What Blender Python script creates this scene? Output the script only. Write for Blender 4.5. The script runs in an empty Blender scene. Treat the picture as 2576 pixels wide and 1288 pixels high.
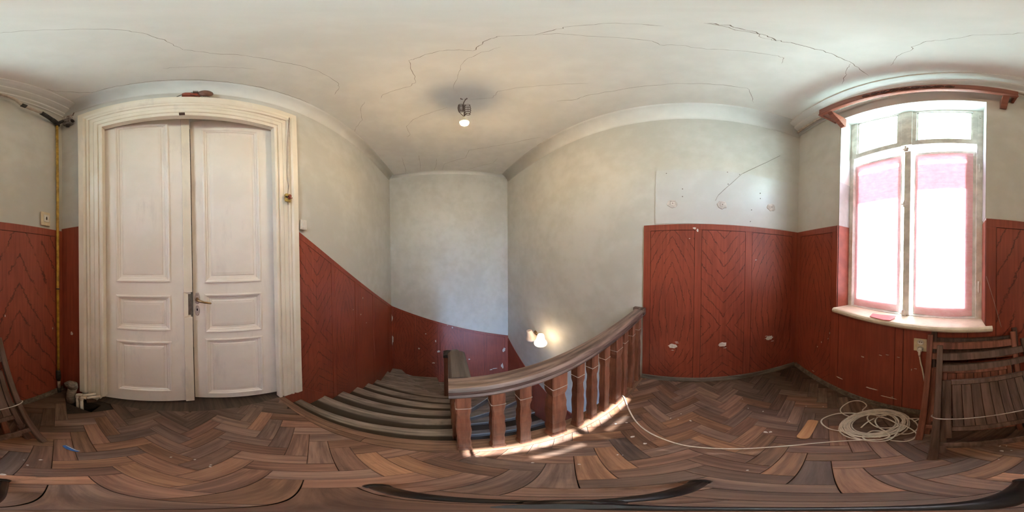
import bpy, bmesh, math, random
from mathutils import Vector, Matrix
random.seed(7)
S = bpy.context.scene
COL = S.collection
PI = math.pi
# ------------------------------------------------------------------ camera
K = 2 * PI / 2576
P0 = 480.0            # the photo column that looks along +Y (towards the double door)
H = 1.40
CAM = Vector((0, 0, H))
_a = (710 - P0) * K
TILT = Matrix.Rotation(math.radians(1.0), 3, Vector((math.sin(_a), math.cos(_a), 0)))


def ray(px, py):
    a = (px - P0) * K
    e = (644 - py) * K
    return TILT @ Vector((math.cos(e) * math.sin(a), math.cos(e) * math.cos(a), math.sin(e)))


def on(px, py, p, n):
    n = Vector(n)
    r = ray(px, py)
    return CAM + r * ((Vector(p) - CAM).dot(n) / r.dot(n))


def onz(px, py, z=0.0):
    return on(px, py, (0, 0, z), (0, 0, 1))


def onx(px, py, x):
    return on(px, py, (x, 0, 0), (1, 0, 0))


cd = bpy.data.cameras.new('camera')
cd.type = 'PANO'
cd.panorama_type = 'EQUIRECTANGULAR'
cd.clip_start = 0.005
cam = bpy.data.objects.new('camera', cd)
COL.objects.link(cam)
cam.matrix_world = (Matrix.Translation(CAM) @ TILT.to_4x4() @ Matrix.Rotation(-(1288 - P0) * K, 4, 'Z')
                    @ Matrix.Rotation(PI / 2, 4, 'X'))
S.camera = cam

# ------------------------------------------------------------------ world, sun, exposure
SUN_DIR = Vector((1.655, -0.165, -2.335)).normalized()      # the way the sunlight travels
w = bpy.data.worlds.new('sky')
S.world = w
w.use_nodes = True
wt = w.node_tree
wt.nodes.clear()
wo = wt.nodes.new('ShaderNodeOutputWorld')
wb = wt.nodes.new('ShaderNodeBackground')
ws = wt.nodes.new('ShaderNodeTexSky')
ws.sky_type = 'NISHITA'
ws.sun_disc = False
ws.sun_elevation = math.asin(-SUN_DIR.z)
ws.sun_rotation = math.atan2(-SUN_DIR.x, -SUN_DIR.y)
ws.dust_density = 2.0
wb.inputs['Strength'].default_value = 4.0
wt.links.new(ws.outputs[0], wb.inputs[0])
wt.links.new(wb.outputs[0], wo.inputs[0])
sd = bpy.data.lights.new('sun', 'SUN')
sd.energy = 26.0
sd.color = (0.94, 0.98, 0.98)
sd.angle = math.radians(0.6)
so = bpy.data.objects.new('sun', sd)
COL.objects.link(so)
so.rotation_euler = SUN_DIR.to_track_quat('-Z', 'Y').to_euler()
so.location = (-6, 0.5, 8)
S.view_settings.view_transform = 'Standard'
S.view_settings.look = 'None'
S.view_settings.gamma = 1.0
S.view_settings.use_curve_mapping = False
S.view_settings.exposure = 0.86
BULB_POWER = 64.0
SCONCE_POWER = 8.0
cy = S.cycles
cy.max_bounces = 12
cy.diffuse_bounces = 8
cy.transparent_max_bounces = 12
cy.sample_clamp_indirect = 12.0


# ------------------------------------------------------------------ materials
def srgb(r, g, b):
    f = lambda c: (c / 255 / 12.92) if c / 255 <= 0.04045 else ((c / 255 + 0.055) / 1.055) ** 2.4
    return (f(r), f(g), f(b), 1)


class NT:
    def __init__(self, name):
        self.m = bpy.data.materials.new(name)
        self.m.use_nodes = True
        self.t = self.m.node_tree
        self.t.nodes.clear()
        self.out = self.t.nodes.new('ShaderNodeOutputMaterial')

    def n(self, typ, **kw):
        nd = self.t.nodes.new(typ)
        for k_, v in kw.items():
            setattr(nd, k_, v)
        return nd

    def l(self, a, b):
        self.t.links.new(a, b)

    def val(self, sock, v):
        if isinstance(v, bpy.types.NodeSocket):
            self.l(v, sock)
        else:
            sock.default_value = v

    def math(self, op, a, b=0.0, c=0.0):
        nd = self.n('ShaderNodeMath', operation=op)
        for s_, v in zip(nd.inputs, (a, b, c)):
            self.val(s_, v)
        return nd.outputs[0]

    def mix(self, f, a, b, blend='MIX'):
        nd = self.n('ShaderNodeMix', data_type='RGBA', blend_type=blend)
        self.val(nd.inputs[0], f)
        self.val(nd.inputs[6], a)
        self.val(nd.inputs[7], b)
        return nd.outputs[2]

    def noise(self, vec, scale, detail=4.0, rough=0.55, scl=None):
        if scl is not None:
            mp = self.n('ShaderNodeMapping')
            mp.inputs['Scale'].default_value = scl
            self.l(vec, mp.inputs[0])
            vec = mp.outputs[0]
        nd = self.n('ShaderNodeTexNoise')
        self.l(vec, nd.inputs['Vector'])
        nd.inputs['Scale'].default_value = scale
        nd.inputs['Detail'].default_value = detail
        nd.inputs['Roughness'].default_value = rough
        return nd.outputs['Fac']

    def ramp(self, f, lo, hi):
        nd = self.n('ShaderNodeMapRange', interpolation_type='SMOOTHSTEP')
        self.l(f, nd.inputs[0])
        nd.inputs[1].default_value = lo
        nd.inputs[2].default_value = hi
        return nd.outputs[0]

    def pos(self):
        return self.n('ShaderNodeNewGeometry').outputs['Position']

    def obj(self):
        return self.n('ShaderNodeTexCoord').outputs['Object']

    def uv(self):
        return self.n('ShaderNodeTexCoord').outputs['UV']

    def principled(self, col, rough=0.6, metal=0.0, spec=0.5, bump=None, bstr=0.2, bdist=0.01, coat=0.0):
        p = self.n('ShaderNodeBsdfPrincipled')
        self.val(p.inputs['Base Color'], col)
        self.val(p.inputs['Roughness'], rough)
        p.inputs['Metallic'].default_value = metal
        p.inputs['Specular IOR Level'].default_value = spec
        p.inputs['Coat Weight'].default_value = coat
        if bump is not None:
            b = self.n('ShaderNodeBump')
            b.inputs['Strength'].default_value = bstr
            b.inputs['Distance'].default_value = bdist
            self.l(bump, b.inputs['Height'])
            self.l(b.outputs[0], p.inputs['Normal'])
        self.l(p.outputs[0], self.out.inputs[0])
        return self.m


def simple(name, col, rough=0.5, metal=0.0, var=0.12, scale=30.0, bstr=0.1, spec=0.5):
    t = NT(name)
    n_ = t.noise(t.obj(), scale)
    dark = tuple(c * (1 - 2.2 * var) for c in col[:3]) + (1,)
    lite = tuple(min(1, c * (1 + var)) for c in col[:3]) + (1,)
    return t.principled(t.mix(t.ramp(n_, 0.3, 0.7), dark, lite), rough, metal, spec, n_, bstr)


def plaster(name, a, b, rough=0.55, gloss_noise=0.15):
    t = NT(name)
    p = t.pos()
    big = t.noise(p, 1.3, 5)
    mid = t.noise(p, 7, 6)
    fine = t.noise(p, 45, 4)
    f = t.math('ADD', t.math('MULTIPLY', big, 0.6), t.math('MULTIPLY', mid, 0.4))
    c = t.mix(t.ramp(f, 0.38, 0.62), a, b)
    r = t.math('ADD', rough - gloss_noise / 2, t.math('MULTIPLY', mid, gloss_noise))
    return t.principled(c, r, 0, 0.4, t.math('ADD', big, t.math('MULTIPLY', fine, 0.12)), 0.25, 0.02)


def wood(name, c1, c2, axis=0, rough=0.5, scale=1.0, use_color=False, rear=False, dirt=0.0, dirt_col=(0.03, 0.026, 0.022, 1), spec=0.4):
    """streaky wood; the grain runs along the object's own axis"""
    t = NT(name)
    o = t.obj()
    oi = t.n('ShaderNodeObjectInfo')
    off = t.n('ShaderNodeVectorMath', operation='ADD')
    t.l(o, off.inputs[0])
    mul = t.n('ShaderNodeVectorMath', operation='SCALE')
    cmb = t.n('ShaderNodeCombineXYZ')
    for i in range(3):
        t.l(oi.outputs['Random'], cmb.inputs[i])
    t.l(cmb.outputs[0], mul.inputs[0])
    mul.inputs['Scale'].default_value = 37.0
    t.l(mul.outputs[0], off.inputs[1])
    v = off.outputs[0]
    scl = [55 * scale] * 3
    scl[axis] = 3.5 * scale
    g = t.noise(v, 1.0, 6, 0.65, scl)
    scl2 = [14 * scale] * 3
    scl2[axis] = 2.0 * scale
    g2 = t.noise(v, 1.0, 3, 0.5, scl2)
    f = t.math('ADD', t.math('MULTIPLY', g, 0.65), t.math('MULTIPLY', g2, 0.35))
    c = t.mix(t.ramp(f, 0.36, 0.66), c1, c2)
    if use_color:
        c = t.mix(1.0, c, oi.outputs['Color'], 'MULTIPLY')
    if rear:      # tread back: unworn dirt, plus the shade below the nosing painted in (UV x runs from the back edge to the nose)
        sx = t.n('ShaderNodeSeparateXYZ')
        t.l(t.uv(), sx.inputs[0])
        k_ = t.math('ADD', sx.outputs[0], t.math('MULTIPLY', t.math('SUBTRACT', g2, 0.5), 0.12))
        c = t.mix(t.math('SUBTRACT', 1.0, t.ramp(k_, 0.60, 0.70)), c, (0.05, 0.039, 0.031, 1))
    if dirt > 0:
        p = t.pos()
        d = t.ramp(t.noise(p, 3.2, 7, 0.62), 0.5, 0.68)
        d2 = t.ramp(t.noise(p, 16, 5, 0.7), 0.45, 0.75)
        dd = t.math('MULTIPLY', t.math('MULTIPLY', d, d2), dirt)
        c = t.mix(dd, c, dirt_col)
    rr = t.math('ADD', rough - 0.08, t.math('MULTIPLY', g, 0.2))
    return t.principled(c, rr, 0, spec, f, 0.35, 0.004)


def wainscot_mat(name, kind):
    """oil paint combed to look like wood; UVs are metres from the panel's centre"""
    t = NT(name)
    p = t.pos()
    st = t.noise(p, 1.0, 5, 0.6, (60, 60, 3.0))
    big = t.noise(p, 2.5, 4)
    f = t.math('ADD', t.math('MULTIPLY', st, 0.6), t.math('MULTIPLY', big, 0.4))
    c = t.mix(t.ramp(f, 0.36, 0.64), (0.215, 0.046, 0.027, 1), (0.32, 0.07, 0.038, 1))
    if kind != 'plain':
        s = t.n('ShaderNodeSeparateXYZ')
        t.l(t.uv(), s.inputs[0])
        u, v = s.outputs[0], s.outputs[1]
        jag = t.noise(t.uv(), 1.0, 5, 0.7, (26, 34, 1))
        slow = t.noise(t.uv(), 3.0, 2)
        au = t.math('ABSOLUTE', u)
        if kind == 'oval':
            d = t.math('ADD', t.math('MULTIPLY', au, 5.0), t.math('MULTIPLY', t.math('MULTIPLY', v, v), 2.3))
            d = t.math('MULTIPLY', d, 3.3)
        elif kind == 'arch':
            d = t.math('MULTIPLY', t.math('ADD', t.math('MULTIPLY', au, 1.9), v), 4.6)
        else:
            av = t.math('ABSOLUTE', t.math('ADD', v, 0.12))
            d = t.math('MULTIPLY', t.math('SUBTRACT', av, t.math('MULTIPLY', au, 1.25)), 8.5)
        d = t.math('ADD', d, t.math('MULTIPLY', t.math('SUBTRACT', jag, 0.5), 0.6))
        d = t.math('ADD', d, t.math('MULTIPLY', slow, 1.2))
        fr = t.math('FRACT', d)
        line = t.math('SUBTRACT', 1.0, t.ramp(t.math('ABSOLUTE', t.math('SUBTRACT', fr, 0.5)), 0.02, 0.075))
        keep = t.ramp(t.noise(t.uv(), 5.0, 2), 0.36, 0.5)
        c = t.mix(t.math('MULTIPLY', t.math('MULTIPLY', line, keep), 0.75), c, (0.06, 0.012, 0.01, 1))
    scr = t.ramp(t.noise(p, 9, 8, 0.75), 0.66, 0.75)
    c = t.mix(t.math('MULTIPLY', scr, 0.25), c, (0.36, 0.16, 0.11, 1))
    return t.principled(c, t.math('ADD', 0.3, t.math('MULTIPLY', st, 0.2)), 0, 0.45, f, 0.12, 0.006)


M = {}
M['wall'] = plaster('wall_plaster', (0.52, 0.52, 0.48, 1), (0.60, 0.60, 0.565, 1), 0.5)
M['wall_gloss'] = plaster('wall_gloss_paint', (0.56, 0.565, 0.55, 1), (0.62, 0.625, 0.61, 1), 0.26, 0.06)
M['ceiling'] = plaster('ceiling_limewash', (0.69, 0.69, 0.65, 1), (0.76, 0.76, 0.72, 1), 0.8)
M['cornice'] = plaster('cornice_limewash', (0.66, 0.67, 0.66, 1), (0.73, 0.74, 0.73, 1), 0.7)
M['crack'] = simple('crack_dark', (0.2, 0.165, 0.13, 1), 0.9)
M['w_plain'] = wainscot_mat('wainscot_paint', 'plain')
M['w_oval'] = wainscot_mat('wainscot_paint_oval_grain', 'oval')
M['w_chev'] = wainscot_mat('wainscot_paint_chevron_grain', 'chevron')
M['w_arch'] = wainscot_mat('wainscot_paint_arched_grain', 'arch')
M['w_groove'] = simple('wainscot_groove', (0.045, 0.012, 0.009, 1), 0.7)
M['chip'] = simple('bare_plaster', (0.68, 0.63, 0.58, 1), 0.85, var=0.1, scale=60)
M['plank'] = wood('parquet_oak', (0.105, 0.058, 0.042, 1), (0.25, 0.15, 0.108, 1), 0, 0.5, use_color=True, dirt=0.85)
M['subfloor'] = simple('subfloor_dirt', (0.035, 0.026, 0.02, 1), 0.95)
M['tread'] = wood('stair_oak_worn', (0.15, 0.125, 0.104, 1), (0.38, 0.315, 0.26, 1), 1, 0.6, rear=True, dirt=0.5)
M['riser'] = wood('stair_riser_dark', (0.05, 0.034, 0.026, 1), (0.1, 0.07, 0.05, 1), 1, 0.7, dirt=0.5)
M['nosing'] = wood('landing_nosing_oak', (0.1, 0.055, 0.035, 1), (0.24, 0.135, 0.085, 1), 1, 0.5, use_color=True, dirt=0.5)
M['baluster'] = wood('baluster_stained', (0.15, 0.058, 0.034, 1), (0.32, 0.135, 0.08, 1), 2, 0.42, dirt=0.5)
M['handrail'] = wood('handrail_worn', (0.045, 0.026, 0.022, 1), (0.26, 0.18, 0.15, 1), 1, 0.42, scale=0.8, dirt=0.3)
M['handrail_x'] = wood('handrail_worn_x', (0.04, 0.031, 0.027, 1), (0.10, 0.08, 0.07, 1), 0, 0.45, scale=0.8, dirt=0.3)
M['chair'] = wood('chair_wood_brown', (0.065, 0.038, 0.030, 1), (0.18, 0.108, 0.083, 1), 1, 0.45)
M['chair_red'] = wood('chair_wood_red', (0.13, 0.046, 0.031, 1), (0.31, 0.12, 0.078, 1), 1, 0.42)
M['chair_dark'] = wood('chair_wood_dark', (0.04, 0.024, 0.02, 1), (0.11, 0.062, 0.05, 1), 1, 0.45)
M['skirting'] = wood('skirting_wood_grey', (0.075, 0.06, 0.045, 1), (0.2, 0.16, 0.125, 1), 0, 0.6, dirt=0.4)


def door_paint(name, a, b):
    t = NT(name)
    p = t.pos()
    n1 = t.noise(p, 1.0, 6, 0.6, (9, 9, 2.2))
    n2 = t.noise(p, 3.0, 5)
    sm = t.ramp(t.math('MULTIPLY', n1, t.math('ADD', n2, 0.5)), 0.56, 0.74)
    c = t.mix(t.ramp(n2, 0.35, 0.65), a, b)
    c = t.mix(t.math('MULTIPLY', sm, 0.24), c, (0.45, 0.42, 0.41, 1))
    return t.principled(c, t.math('ADD', 0.26, t.math('MULTIPLY', n1, 0.2)), 0, 0.5, t.noise(p, 60, 3), 0.08, 0.004)


M['door'] = door_paint('door_cream_paint', (0.80, 0.75, 0.68, 1), (0.86, 0.81, 0.745, 1))
M['casing'] = door_paint('casing_cream_gloss', (0.77, 0.71, 0.59, 1), (0.84, 0.785, 0.68, 1))
M['winframe'] = simple('window_frame_paint', (0.72, 0.71, 0.67, 1), 0.4, var=0.1, scale=14)
M['sill'] = simple('sill_cream_paint', (0.70, 0.63, 0.5, 1), 0.38, var=0.06, scale=20)
M['reveal'] = simple('reveal_white', (0.46, 0.48, 0.47, 1), 0.6, var=0.06, scale=8)
M['reveal_red'] = simple('reveal_red_paint', (0.30, 0.075, 0.045, 1), 0.4, var=0.12, scale=14)
M['brass'] = simple('brass_old', (0.36, 0.24, 0.13, 1), 0.35, 1.0)
M['steel'] = simple('steel_dull', (0.36, 0.35, 0.34, 1), 0.4, 1.0)
M['plate'] = simple('painted_metal_plate', (0.5, 0.43, 0.4, 1), 0.4, var=0.15, scale=90)
M['black'] = simple('black_void', (0.006, 0.006, 0.006, 1), 0.8)
M['rubber'] = simple('tripod_black', (0.017, 0.018, 0.02, 1), 0.38)
M['yellow'] = simple('gas_pipe_yellow', (0.50, 0.31, 0.045, 1), 0.4, var=0.18, scale=25)
M['pipe_pale'] = simple('pipe_pale_paint', (0.5, 0.44, 0.38, 1), 0.4, var=0.12)
M['tar'] = simple('tarred_tape', (0.04, 0.04, 0.042, 1), 0.7, var=0.25)
M['grey_box'] = simple('dusty_grey_box', (0.22, 0.21, 0.2, 1), 0.85, var=0.25, scale=60)
M['cement'] = simple('cement_pipe', (0.23, 0.205, 0.17, 1), 0.85, var=0.2, scale=40)
M['pvc'] = simple('white_pvc', (0.72, 0.66, 0.57, 1), 0.4, var=0.06)
M['cream_plastic'] = simple('cream_plastic', (0.70, 0.60, 0.42, 1), 0.4, var=0.05)
M['white_plastic'] = simple('white_plastic', (0.70, 0.68, 0.63, 1), 0.35, var=0.04)
M['cable'] = simple('cable_cream', (0.74, 0.67, 0.58, 1), 0.5, var=0.08)
M['offcut'] = wood('pale_parquet_block', (0.42, 0.2, 0.09, 1), (0.56, 0.3, 0.145, 1), 0, 0.5)
M['blue'] = simple('blue_plastic', (0.03, 0.14, 0.5, 1), 0.4)
M['bell_red'] = simple('bell_red_wood', (0.28, 0.06, 0.035, 1), 0.45)
M['gong'] = simple('gong_rusty', (0.2, 0.11, 0.085, 1), 0.5, 0.5)
M['wire'] = simple('thin_wire', (0.10, 0.06, 0.045, 1), 0.5)
M['wire_pale'] = simple('thin_pale_wire', (0.5, 0.42, 0.36, 1), 0.5)
M['pelmet'] = wood('pelmet_red_wood', (0.17, 0.052, 0.034, 1), (0.29, 0.10, 0.065, 1), 1, 0.35)
M['pelmet_carve'] = simple('pelmet_carving', (0.10, 0.035, 0.03, 1), 0.5)
M['shade'] = simple('sconce_shade', (0.74, 0.6, 0.5, 1), 0.35, var=0.03)
M['ground'] = simple('street_paving', (0.34, 0.33, 0.31, 1), 0.9)
M['passage'] = simple('passage_plaster', (0.3, 0.26, 0.21, 1), 0.9)
M['facade'] = simple('facade_render', (0.62, 0.6, 0.56, 1), 0.9)


def emit(name, col, strength):
    t = NT(name)
    e = t.n('ShaderNodeEmission')
    e.inputs[0].default_value = col
    e.inputs[1].default_value = strength
    t.l(e.outputs[0], t.out.inputs[0])
    return t.m


def cloth(name, col, trans, clear=0.0):
    """thin woven cloth: part of the light is scattered back, part is passed on, a little slips through the weave"""
    t = NT(name)
    p = t.pos()
    n1 = t.noise(p, 1.0, 6, 0.65, (20, 20, 34))
    n2 = t.noise(p, 1.0, 3, 0.5, (4, 4, 220))
    c = t.mix(t.ramp(t.math('ADD', t.math('MULTIPLY', n1, 0.7), t.math('MULTIPLY', n2, 0.3)), 0.3, 0.7),
              tuple(x * y for x, y in zip(col[:3], (0.94, 0.78, 0.81))) + (1,), col)
    d = t.n('ShaderNodeBsdfDiffuse')
    tr = t.n('ShaderNodeBsdfTranslucent')
    tp = t.n('ShaderNodeBsdfTransparent')
    t.l(c, d.inputs[0])
    t.l(c, tr.inputs[0])
    b = t.n('ShaderNodeBump')
    b.inputs['Strength'].default_value = 0.5
    b.inputs['Distance'].default_value = 0.01
    t.l(n1, b.inputs['Height'])
    t.l(b.outputs[0], d.inputs['Normal'])
    m1 = t.n('ShaderNodeMixShader')
    m1.inputs[0].default_value = trans
    t.l(d.outputs[0], m1.inputs[1])
    t.l(tr.outputs[0], m1.inputs[2])
    m2 = t.n('ShaderNodeMixShader')
    m2.inputs[0].default_value = clear
    t.l(m1.outputs[0], m2.inputs[1])
    t.l(tp.outputs[0], m2.inputs[2])
    t.l(m2.outputs[0], t.out.inputs[0])
    return t.m


M['cloth'] = cloth('pink_cloth', (0.97, 0.71, 0.76, 1), 0.13)
M['cloth2'] = cloth('pink_cloth_inner', (0.95, 0.70, 0.76, 1), 0.26)
M['cloth_band'] = cloth('pink_cloth_worn_band', (0.95, 0.72, 0.72, 1), 0.3, 0.42)
M['cloth_fade'] = cloth('pink_cloth_faded_band', (0.95, 0.72, 0.72, 1), 0.3, 0.02)
M['cloth_flap'] = cloth('pink_cloth_flap', (0.86, 0.36, 0.38, 1), 0.3)


def glass(name, clear, frost, col=(0.9, 0.93, 0.92, 1)):
    t = NT(name)
    tp = t.n('ShaderNodeBsdfTransparent')
    tp.inputs[0].default_value = (0.95, 0.97, 0.96, 1)
    tr = t.n('ShaderNodeBsdfTranslucent')
    tr.inputs[0].default_value = col
    gl = t.n('ShaderNodeBsdfGlossy')
    gl.inputs['Roughness'].default_value = 0.05
    m1 = t.n('ShaderNodeMixShader')
    m1.inputs[0].default_value = frost
    t.l(tp.outputs[0], m1.inputs[1])
    t.l(tr.outputs[0], m1.inputs[2])
    m2 = t.n('ShaderNodeMixShader')
    m2.inputs[0].default_value = 0.05
    t.l(m1.outputs[0], m2.inputs[1])
    t.l(gl.outputs[0], m2.inputs[2])
    t.l(m2.outputs[0], t.out.inputs[0])
    return t.m


M['pane'] = glass('window_glass', 0.9, 0.0)
M['pane_frost'] = glass('frosted_window_glass', 0.2, 0.97, (0.82, 0.945, 0.90, 1))
M['pane_blue'] = glass('bluish_frosted_glass', 0.2, 0.98, (0.54, 0.66, 0.82, 1))  # blue tint puts cool daylight into the added lower window


# ------------------------------------------------------------------ mesh helpers
class MB:
    def __init__(self):
        self.v = []
        self.f = []
        self.uv = {}
        self.sm = set()

    def add(self, verts, faces, smooth=False):
        o = len(self.v)
        self.v += [Vector(p) for p in verts]
        for f in faces:
            if smooth:
                self.sm.add(len(self.f))
            self.f.append([o + i for i in f])
        return self

    def box(self, a, b):
        x0, y0, z0 = (min(a[i], b[i]) for i in range(3))
        x1, y1, z1 = (max(a[i], b[i]) for i in range(3))
        return self.add([(x0, y0, z0), (x1, y0, z0), (x1, y1, z0), (x0, y1, z0), (x0, y0, z1), (x1, y0, z1), (x1, y1, z1), (x0, y1, z1)],
                        [(0, 3, 2, 1), (4, 5, 6, 7), (0, 1, 5, 4), (1, 2, 6, 5), (2, 3, 7, 6), (3, 0, 4, 7)])

    def prism(self, poly, d):
        """closed prism on a planar polygon, extruded by the vector d"""
        n = len(poly)
        d = Vector(d)
        p = [Vector(q) for q in poly]
        fs = [tuple(range(n))[::-1], tuple(range(n, 2 * n))]
        for i in range(n):
            j = (i + 1) % n
            fs.append((i, j, n + j, n + i))
        return self.add(p + [q + d for q in p], fs)

    def loft(self, rings, closed=True, cap=True, smooth=False):
        n = len(rings[0])
        vs = [p for r in rings for p in r]
        fs = []
        for k_ in range(len(rings) - 1):
            for i in range(n if closed else n - 1):
                j = (i + 1) % n
                fs.append((k_ * n + i, k_ * n + j, (k_ + 1) * n + j, (k_ + 1) * n + i))
        o = len(self.v)
        self.add(vs, fs, smooth)
        if cap and closed:
            self.f.append([o + i for i in range(n)][::-1])
            self.f.append([o + (len(rings) - 1) * n + i for i in range(n)])
        return self

    def tube(self, pts, r, seg=8, smooth=True):
        pts = [Vector(p) for p in pts]
        rad = r if isinstance(r, (list, tuple)) else [r] * len(pts)
        rings = []
        up = None
        for i, p in enumerate(pts):
            t_ = (pts[min(i + 1, len(pts) - 1)] - pts[max(i - 1, 0)])
            if t_.length < 1e-9:
                t_ = Vector((0, 0, 1))
            t_.normalize()
            if up is None:
                up = Vector((0, 0, 1)) if abs(t_.z) < 0.9 else Vector((1, 0, 0))
            a = t_.cross(up)
            if a.length < 1e-6:
                a = t_.cross(Vector((0, 1, 0)))
            a.normalize()
            b = a.cross(t_).normalized()
            up = b
            rings.append([p + (a * math.cos(2 * PI * k_ / seg) + b * math.sin(2 * PI * k_ / seg)) * rad[i] for k_ in range(seg)])
        return self.loft(rings, smooth=smooth)

    def lathe(self, prof, c=(0, 0, 0), axis='z', seg=20, mat=None):
        rings = []
        for r, h in prof:
            ring = []
            for k_ in range(seg):
                a = 2 * PI * k_ / seg
                q = Vector((r * math.cos(a), r * math.sin(a), h))
                if axis == 'x':
                    q = Vector((q.z, q.x, q.y))
                elif axis == 'y':
                    q = Vector((q.y, q.z, q.x))
                if mat is not None:
                    q = mat @ q
                ring.append(q + Vector(c))
            rings.append(ring)
        return self.loft(rings, smooth=True)

    def build(self, name, mat, parent=None, loc=None, bevel=0.0, uvf=None, recalc=True):
        me = bpy.data.meshes.new(name)
        org = Vector(loc) if loc is not None else Vector((0, 0, 0))
        me.from_pydata([tuple(p - org) for p in self.v], [], self.f)
        for i in self.sm:
            me.polygons[i].use_smooth = True
        bm = bmesh.new()
        bm.from_mesh(me)
        if recalc:
            bmesh.ops.recalc_face_normals(bm, faces=bm.faces)
        if bevel > 0:
            es = [e for e in bm.edges if len(e.link_faces) == 2 and e.calc_face_angle(0) > 0.6]
            bmesh.ops.bevel(bm, geom=es, offset=bevel, segments=2, affect='EDGES', profile=0.6)
        bm.to_mesh(me)
        bm.free()
        if uvf is not None:
            ul = me.uv_layers.new(name='UVMap')
            for lp in me.loops:
                ul.data[lp.index].uv = uvf(me.vertices[lp.vertex_index].co + org)
        me.materials.append(mat)
        o = bpy.data.objects.new(name, me)
        COL.objects.link(o)
        o.location = org
        if parent is not None:
            o.parent = parent
            if parent.type == 'EMPTY' or parent.type == 'MESH':
                o.matrix_parent_inverse = Matrix.Identity(4)
                o.location = org - _wloc(parent)
        return o


_W = {}


def _wloc(o):
    p = Vector((0, 0, 0))
    while o is not None:
        p += o.location
        o = o.parent
    return p


def empty(name, loc=(0, 0, 0)):
    o = bpy.data.objects.new(name, None)
    o.empty_display_size = 0.05
    COL.objects.link(o)
    o.location = loc
    return o


def tag(o, label, cat, group=None):
    o['label'] = label
    o['category'] = cat
    if group:
        o['group'] = group
    return o


def thing(name, loc, label, cat, group=None):
    return tag(empty(name, loc), label, cat, group)


def struct(o):
    o['kind'] = 'structure'
    return o


def spline(pts, n=8):
    """Catmull-Rom through the points"""
    pts = [Vector(p) for p in pts]
    P = [pts[0] * 2 - pts[1]] + pts + [pts[-1] * 2 - pts[-2]]
    out = []
    for i in range(1, len(P) - 2):
        for k_ in range(n):
            t_ = k_ / n
            a, b, c, d = P[i - 1], P[i], P[i + 1], P[i + 2]
            out.append(0.5 * ((2 * b) + (c - a) * t_ + (2 * a - 5 * b + 4 * c - d) * t_ ** 2 + (3 * b - a - 3 * c + d) * t_ ** 3))
    out.append(pts[-1])
    return out


# ------------------------------------------------------------------ the room's plan
ZC = 3.13              # ceiling
XD = -0.99             # window wall
XB = 3.15              # far wall of the stairwell
XN = 0.62              # edge of the landing
ZL = -3.15             # floor of the storey below
yA = lambda x: 1.02 + 0.036 * x
yC = lambda x: -1.443 + 0.066 * x


class Wall:
    """a vertical wall: u runs along it, z is height, d is how far a point stands out into the room"""
    def __init__(s, p, q, n):
        s.o = Vector((p[0], p[1], 0))
        s.u = (Vector((q[0], q[1], 0)) - s.o).normalized()
        s.len = (Vector((q[0], q[1], 0)) - s.o).length
        s.n = Vector((-s.u.y, s.u.x, 0))
        if s.n.dot(Vector((n[0], n[1], 0))) < 0:
            s.n = -s.n

    def pt(s, u, z, d=0.0):
        return s.o + s.u * u + Vector((0, 0, z)) + s.n * d

    def px(s, px, py, d=0.0):
        """photo pixel -> (u, z) on the plane standing d off the wall"""
        p = on(px, py, s.o + s.n * d, s.n)
        return (p - s.o).dot(s.u), p.z

    def quad(s, mb, poly, d0, d1):
        mb.prism([s.pt(u, z, d0) for u, z in poly], s.n * (d1 - d0))


WA = Wall((XD, yA(XD)), (XB, yA(XB)), (0, -1))
WB = Wall((XB, yA(XB)), (XB, yC(XB)), (-1, 0))
WC = Wall((XB, yC(XB)), (XD, yC(XD)), (0, 1))
WD = Wall((XD, yC(XD)), (XD, yA(XD)), (1, 0))
uA = lambda x: (Vector((x, yA(x), 0)) - WA.o).dot(WA.u)
T = 0.30


def wall_with_hole(name, W, z0, z1, hole=None, e0=T, e1=T):
    mb = MB()
    L0, L1 = -e0, W.len + e1
    if hole is None:
        W.quad(mb, [(L0, z0), (L1, z0), (L1, z1), (L0, z1)], 0, -T)
    else:
        (a, za), (b, zb), (c, zc_), (d, zd) = hole          # bottom-left, bottom-right, top-right, top-left
        W.quad(mb, [(L0, z0), (a, z0), (a, za), (d, zd), (d, z1), (L0, z1)], 0, -T)
        W.quad(mb, [(b, z0), (L1, z0), (L1, z1), (c, z1), (c, zc_), (b, zb)], 0, -T)
        W.quad(mb, [(d, zd), (c, zc_), (c, z1), (d, z1)], 0, -T)
        if min(za, zb) > z0 + 0.01:
            W.quad(mb, [(a, z0), (b, z0), (b, zb), (a, za)], 0, -T)
    return struct(mb.build(name, M['wall']))


# door hole in wall A; window hole in wall D
DH = [(uA(-0.66), -0.25), (uA(0.66), -0.25), (uA(0.66), 2.76), (uA(-0.66), 2.76)]
wl = wall_with_hole('wall_left', WA, ZL - 0.1, ZC + 0.2, DH, 0.0, 0.0)
wf = wall_with_hole('wall_front', WB, ZL - 0.1, ZC + 0.2)
wr = wall_with_hole('wall_right', WC, ZL - 0.1, ZC + 0.2, None, 0.0, 0.0)
wBL, wBR = (-0.905 - yC(XD), 0.95), (0.165 - yC(XD), 0.95)
wTR, wTL = (0.165 - yC(XD), 2.835), (-0.898 - yC(XD), 2.90)
wk = wall_with_hole('wall_back', WD, -0.30, ZC + 0.2, [wBL, wBR, wTR, wTL])
LW0, LW1, LZ0, LZ1 = 0.12, 1.22, -2.75, -1.05
wall_with_hole('wall_back_lower', WD, ZL - 0.1, -0.30, [(LW0, LZ0), (LW1, LZ0), (LW1, LZ1), (LW0, LZ1)])

# ceiling and the rounded cove where it meets the walls
mb = MB()
mb.box((XD - T, -1.9, ZC), (XB + T, 1.6, ZC + 0.2))
ceil = struct(mb.build('ceiling', M['ceiling']))


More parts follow.
